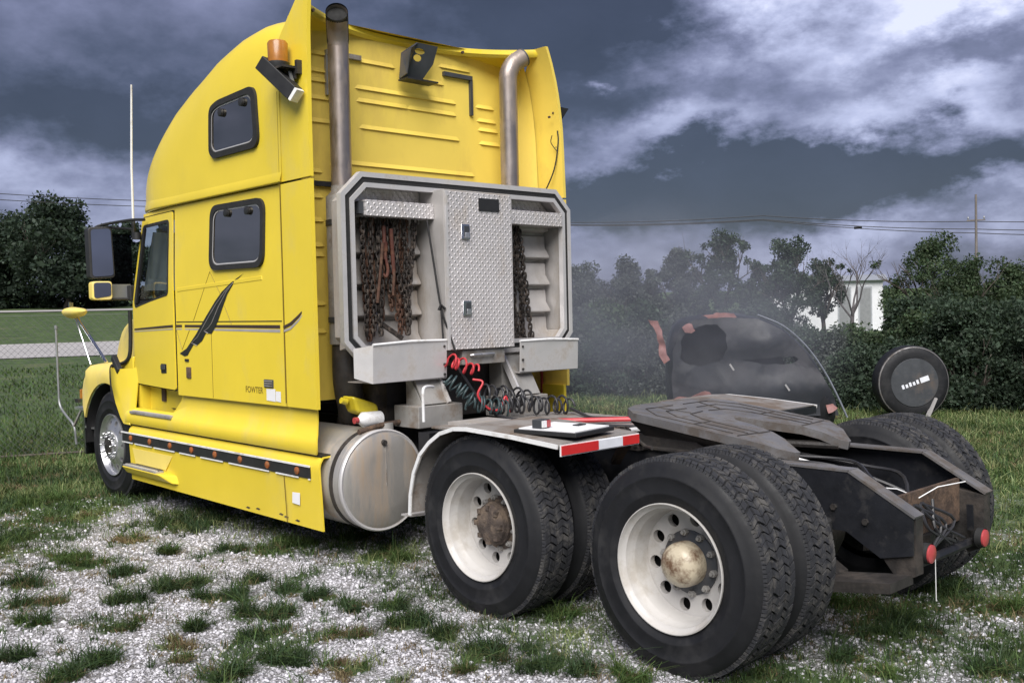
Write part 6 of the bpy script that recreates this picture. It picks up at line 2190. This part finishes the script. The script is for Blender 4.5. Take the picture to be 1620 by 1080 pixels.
# side profile (r, z): upright tail on the left, roof, long slope down to the right
PR = [(-1.02, 0.25), (-1.04, 0.75), (-1.02, 1.10), (-0.92, 1.42), (-0.72, 1.53), (-0.3, 1.56), (0.12, 1.53), (0.42, 1.38), (0.70, 1.12), (0.92, 0.80), (1.08, 0.48), (1.14, 0.25)]
prs = smoothpath([(a, 0, b) for a, b in PR], 3)
rows = []
for i, p in enumerate(prs):
    r, z = p.x, p.z
    dent = 0.03 * mnoise.noise(Vector((r * 3, z * 3, 0.4)))
    row = []
    for f in (0.0, 0.06, 0.2, 0.5, 0.8, 1.1, 1.3, 1.42, 1.48):
        e = min(f, 1.48 - f)
        rr = 0.10 * (1 - min(1, e / 0.2)) ** 2
        cz = 0.88
        row.append(wp(r * (1 - rr * 0.9) + dent, f, cz + (z - cz) * (1 - rr) + 0.03 * mnoise.noise(Vector((r * 2, f * 3, z)))))
    rows.append(row)
G().grid(rows).build('body_shell', 'wreck_black', wr, smooth=60)
# near flank: one crumpled skin with a burnt-out opening and a narrow window slit
def jag(pts, k=4, amp=0.025, seed=0.0):
    out = []
    n_ = len(pts)
    for i_ in range(n_):
        a, b = Vector(pts[i_]), Vector(pts[(i_ + 1) % n_])
        for q_ in range(k):
            p_ = a.lerp(b, q_ / k)
            out.append((p_.x + amp * mnoise.noise(Vector((p_.x * 7, p_.y * 7, seed))), p_.y + amp * mnoise.noise(Vector((p_.x * 7, p_.y * 7, seed + 5)))))
    return out


flank = [(-0.98, 0.25), (-1.0, 0.75), (-0.98, 1.10), (-0.88, 1.38), (-0.70, 1.50), (-0.3, 1.53), (0.10, 1.50), (0.40, 1.35), (0.67, 1.10), (0.89, 0.78), (1.05, 0.47), (1.10, 0.25)]
hole1 = jag([(-0.90, 0.98), (-0.84, 1.30), (-0.66, 1.43), (-0.42, 1.44), (-0.30, 1.30), (-0.28, 1.08), (-0.40, 0.96), (-0.66, 0.90)], 4, 0.05, 2.0)
hole2 = jag([(-0.12, 0.97), (0.25, 1.00), (0.56, 1.01), (0.62, 0.97), (0.52, 0.92), (0.20, 0.91)], 3, 0.02, 6.0)


def flank_map(a, b):
    bul = 0.15 * math.exp(-((a - 0.15) / 0.38) ** 2 - ((b - 1.2) / 0.2) ** 2) + 0.10 * math.exp(-((a - 0.1) / 0.8) ** 2 - ((b - 0.6) / 0.22) ** 2)
    return wp(a, -0.01 - bul + 0.03 * mnoise.noise(Vector((a * 3, b * 4, 1))) + 0.012 * mnoise.noise(Vector((a * 9, b * 11, 4))), b)


plate('side_skin', jag(flank, 2, 0.015, 9.0), [hole1, hole2], flank_map, 'wreck_black', wr, sub=0.09, smooth=70)
G().hexa([wp(-0.95, 0.35, 0.3), wp(0.75, 0.35, 0.3), wp(0.75, 0.41, 0.3), wp(-0.95, 0.41, 0.3), wp(-0.88, 0.35, 1.45), wp(0.25, 0.35, 1.45), wp(0.25, 0.41, 1.45), wp(-0.88, 0.41, 1.45)]).build('interior', 'soot', wr)
# torn pinkish panels
def tear(pts, f, seed):
    rng = np.random.default_rng(seed)
    pts = jag(pts, 3, 0.045, seed)
    plate('torn_panel', pts, [], lambda a, b: wp(a, f + 0.04 * mnoise.noise(Vector((a * 9, b * 9, seed))), b + 0.02 * mnoise.noise(Vector((a * 11, b * 7, seed + 3)))), 'wreck_pink', wr, thick=0.01, sub=0.06, smooth=40)
tear([(-1.28, 1.52), (-1.17, 1.50), (-1.10, 1.30), (-1.02, 0.98), (-1.10, 0.95), (-1.16, 1.12), (-1.20, 1.34)], -0.06, 4)
tear([(-0.86, 1.42), (-0.74, 1.44), (-0.66, 1.36), (-0.72, 1.32), (-0.82, 1.35)], -0.04, 7)
tear([(-0.58, 1.55), (-0.40, 1.585), (-0.20, 1.57), (-0.16, 1.52), (-0.36, 1.51), (-0.5, 1.49)], 0.03, 9)
tear([(-1.25, 0.42), (-0.9, 0.52), (-0.55, 0.60), (-0.42, 0.45), (-0.7, 0.36), (-1.1, 0.32)], -0.25, 12)
tear([(0.92, 0.36), (1.0, 0.40), (1.06, 0.33), (0.96, 0.28)], -0.14, 15)
# bent trim along the slope, rust-grey tail shell
tp_ = [wp(a, -0.03, b) for a, b in ((0.10, 1.55), (0.42, 1.40), (0.70, 1.14), (0.92, 0.82), (1.08, 0.50), (1.20, 0.22))]
G().tube(smoothpath(tp_, 4), 0.014, 6).build('bent_trim', 'wreck_trim', wr, smooth=60)
for r in (-0.6, 0.8):
    G().lathe([(-0.08, 0.0), (-0.08, 0.20), (-0.06, 0.30), (0.06, 0.30), (0.08, 0.2), (0.08, 0.0)], wp(r, 0.15, 0.29), 'y', 24).build('flat_tyre', 'tyre', wr)
for (a, b) in ((0.42, 0.66), (-0.27, 0.93)):
    G().bar(wp(a, -0.14, b), wp(a + 0.05, -0.15, b - 0.08), 0.012, 0.02).build('glint_trim', 'alu_bright', wr)

ox, oy = at_bearing(-64.75, 15.35)
ot = empty('spare_wheel', (ox, oy, 0), 'old black truck wheel standing upright in front of the thicket', 'wheel')
oa = rad(-64.75) + 0.42                      # axis turned a little away from the line of sight
ax_ = Vector((-math.cos(oa), -math.sin(oa), 0))
cz_ = 0.525
up2 = Vector((0, 0, 1))
sd_ = ax_.cross(up2)


def lath(prof, n=40):
    g = G()
    vs_, fs = [], []
    for (a, r) in prof:
        for k in range(n):
            t = 2 * math.pi * k / n
            vs_.append(Vector((ox, oy, cz_)) + ax_ * a + (sd_ * math.cos(t) + up2 * math.sin(t)) * r)
    for i in range(len(prof) - 1):
        for k in range(n):
            fs.append((i * n + k, (i + 1) * n + k, (i + 1) * n + (k + 1) % n, i * n + (k + 1) % n))
    return g.add(vs_, fs)


lath([(-0.14, 0.30), (-0.15, 0.40), (-0.12, 0.50), (-0.09, 0.525), (0.09, 0.525), (0.12, 0.50), (0.15, 0.42), (0.14, 0.34)]).build('tyre', 'tyre', ot, smooth=50)
lath([(0.135, 0.35), (0.15, 0.34), (0.155, 0.2), (0.155, 0.0)]).build('cover', 'steel_dark', ot, smooth=50)
lath([(0.10, 0.512), (0.118, 0.508), (0.125, 0.495)]).build('scuff_ring', 'plate_steel', ot)
def lets(a, b, w, h):
    c = Vector((ox, oy, cz_)) + ax_ * 0.160
    s2 = -sd_
    d = (s2 * math.cos(0.32) + up2 * math.sin(0.32))
    e = (-s2 * math.sin(0.32) + up2 * math.cos(0.32))
    p = c + d * a + e * b
    G().add([p, p + d * w, p + d * w + e * h, p + e * h], [(0, 1, 2, 3)]).build('lettering', 'white_tape', ot)
for k in range(5):
    lets(-0.20 + 0.055 * k, -0.03, 0.035, 0.05 if k % 2 else 0.06)
lets(0.08, -0.035, 0.13, 0.075)
G().bar((ox + ax_.x * 0.18 - sd_.x * 0.15, oy + ax_.y * 0.18 - sd_.y * 0.15, 0.0), (ox + ax_.x * 0.14 - sd_.x * 0.3, oy + ax_.y * 0.14 - sd_.y * 0.3, 0.30), 0.06, 0.03).build('prop', 'concrete', ot)

# ================================================================ SMOKE drifting behind the truck
def smoke():
    c = Vector((*at_bearing(-51.3, 13.4), 1.5))
    sm = G()
    rows_ = []
    for i in range(13):
        th = math.pi * i / 12
        r_ = []
        for j in range(25):
            ph = 2 * math.pi * j / 24
            n_ = Vector((math.sin(th) * math.cos(ph), math.sin(th) * math.sin(ph), math.cos(th)))
            k = 1 + 0.25 * mnoise.noise(n_ * 1.7)
            r_.append(c + Vector((n_.x * 2.9 * k, n_.y * 2.5 * k, n_.z * 1.8 * k)))
        rows_.append(r_)
    sm.grid(rows_)
    me = sm.mesh('smoke', 180)
    bm = bmesh.new()
    bm.from_mesh(me)
    bmesh.ops.remove_doubles(bm, verts=bm.verts, dist=1e-4)
    bmesh.ops.recalc_face_normals(bm, faces=bm.faces)
    bm.to_mesh(me)
    bm.free()
    m_ = bpy.data.materials.new('smoke')
    m_.use_nodes = True
    nt = m_.node_tree
    for n_ in list(nt.nodes):
        nt.nodes.remove(n_)
    N = NB(nt)
    tc = N.n('ShaderNodeTexCoord').outputs['Generated']
    dv = N.vm('SUBTRACT', tc, (0.5, 0.5, 0.5))
    ln = N.n('ShaderNodeVectorMath', operation='LENGTH')
    nt.links.new(dv, ln.inputs[0])
    fall = N.mapr(ln.outputs['Value'], 0.05, 0.48, 1.0, 0.0, True)
    nz_ = N.noise(tc, 3.2, 3, 0.6)
    den = N.m('MULTIPLY', fall, N.mapr(nz_, 0.35, 0.65, 0.15, 1.0))
    pv = N.n('ShaderNodeVolumePrincipled')
    pv.inputs['Color'].default_value = (0.50, 0.53, 0.62, 1)
    nt.links.new(N.m('MULTIPLY', den, 0.62), pv.inputs['Density'])
    out = N.n('ShaderNodeOutputMaterial')
    nt.links.new(pv.outputs[0], out.inputs['Volume'])
    o = obj('smoke', me, m_)
    stuff(o, 'thin grey smoke drifting between the truck and the thicket', 'smoke')


smoke()
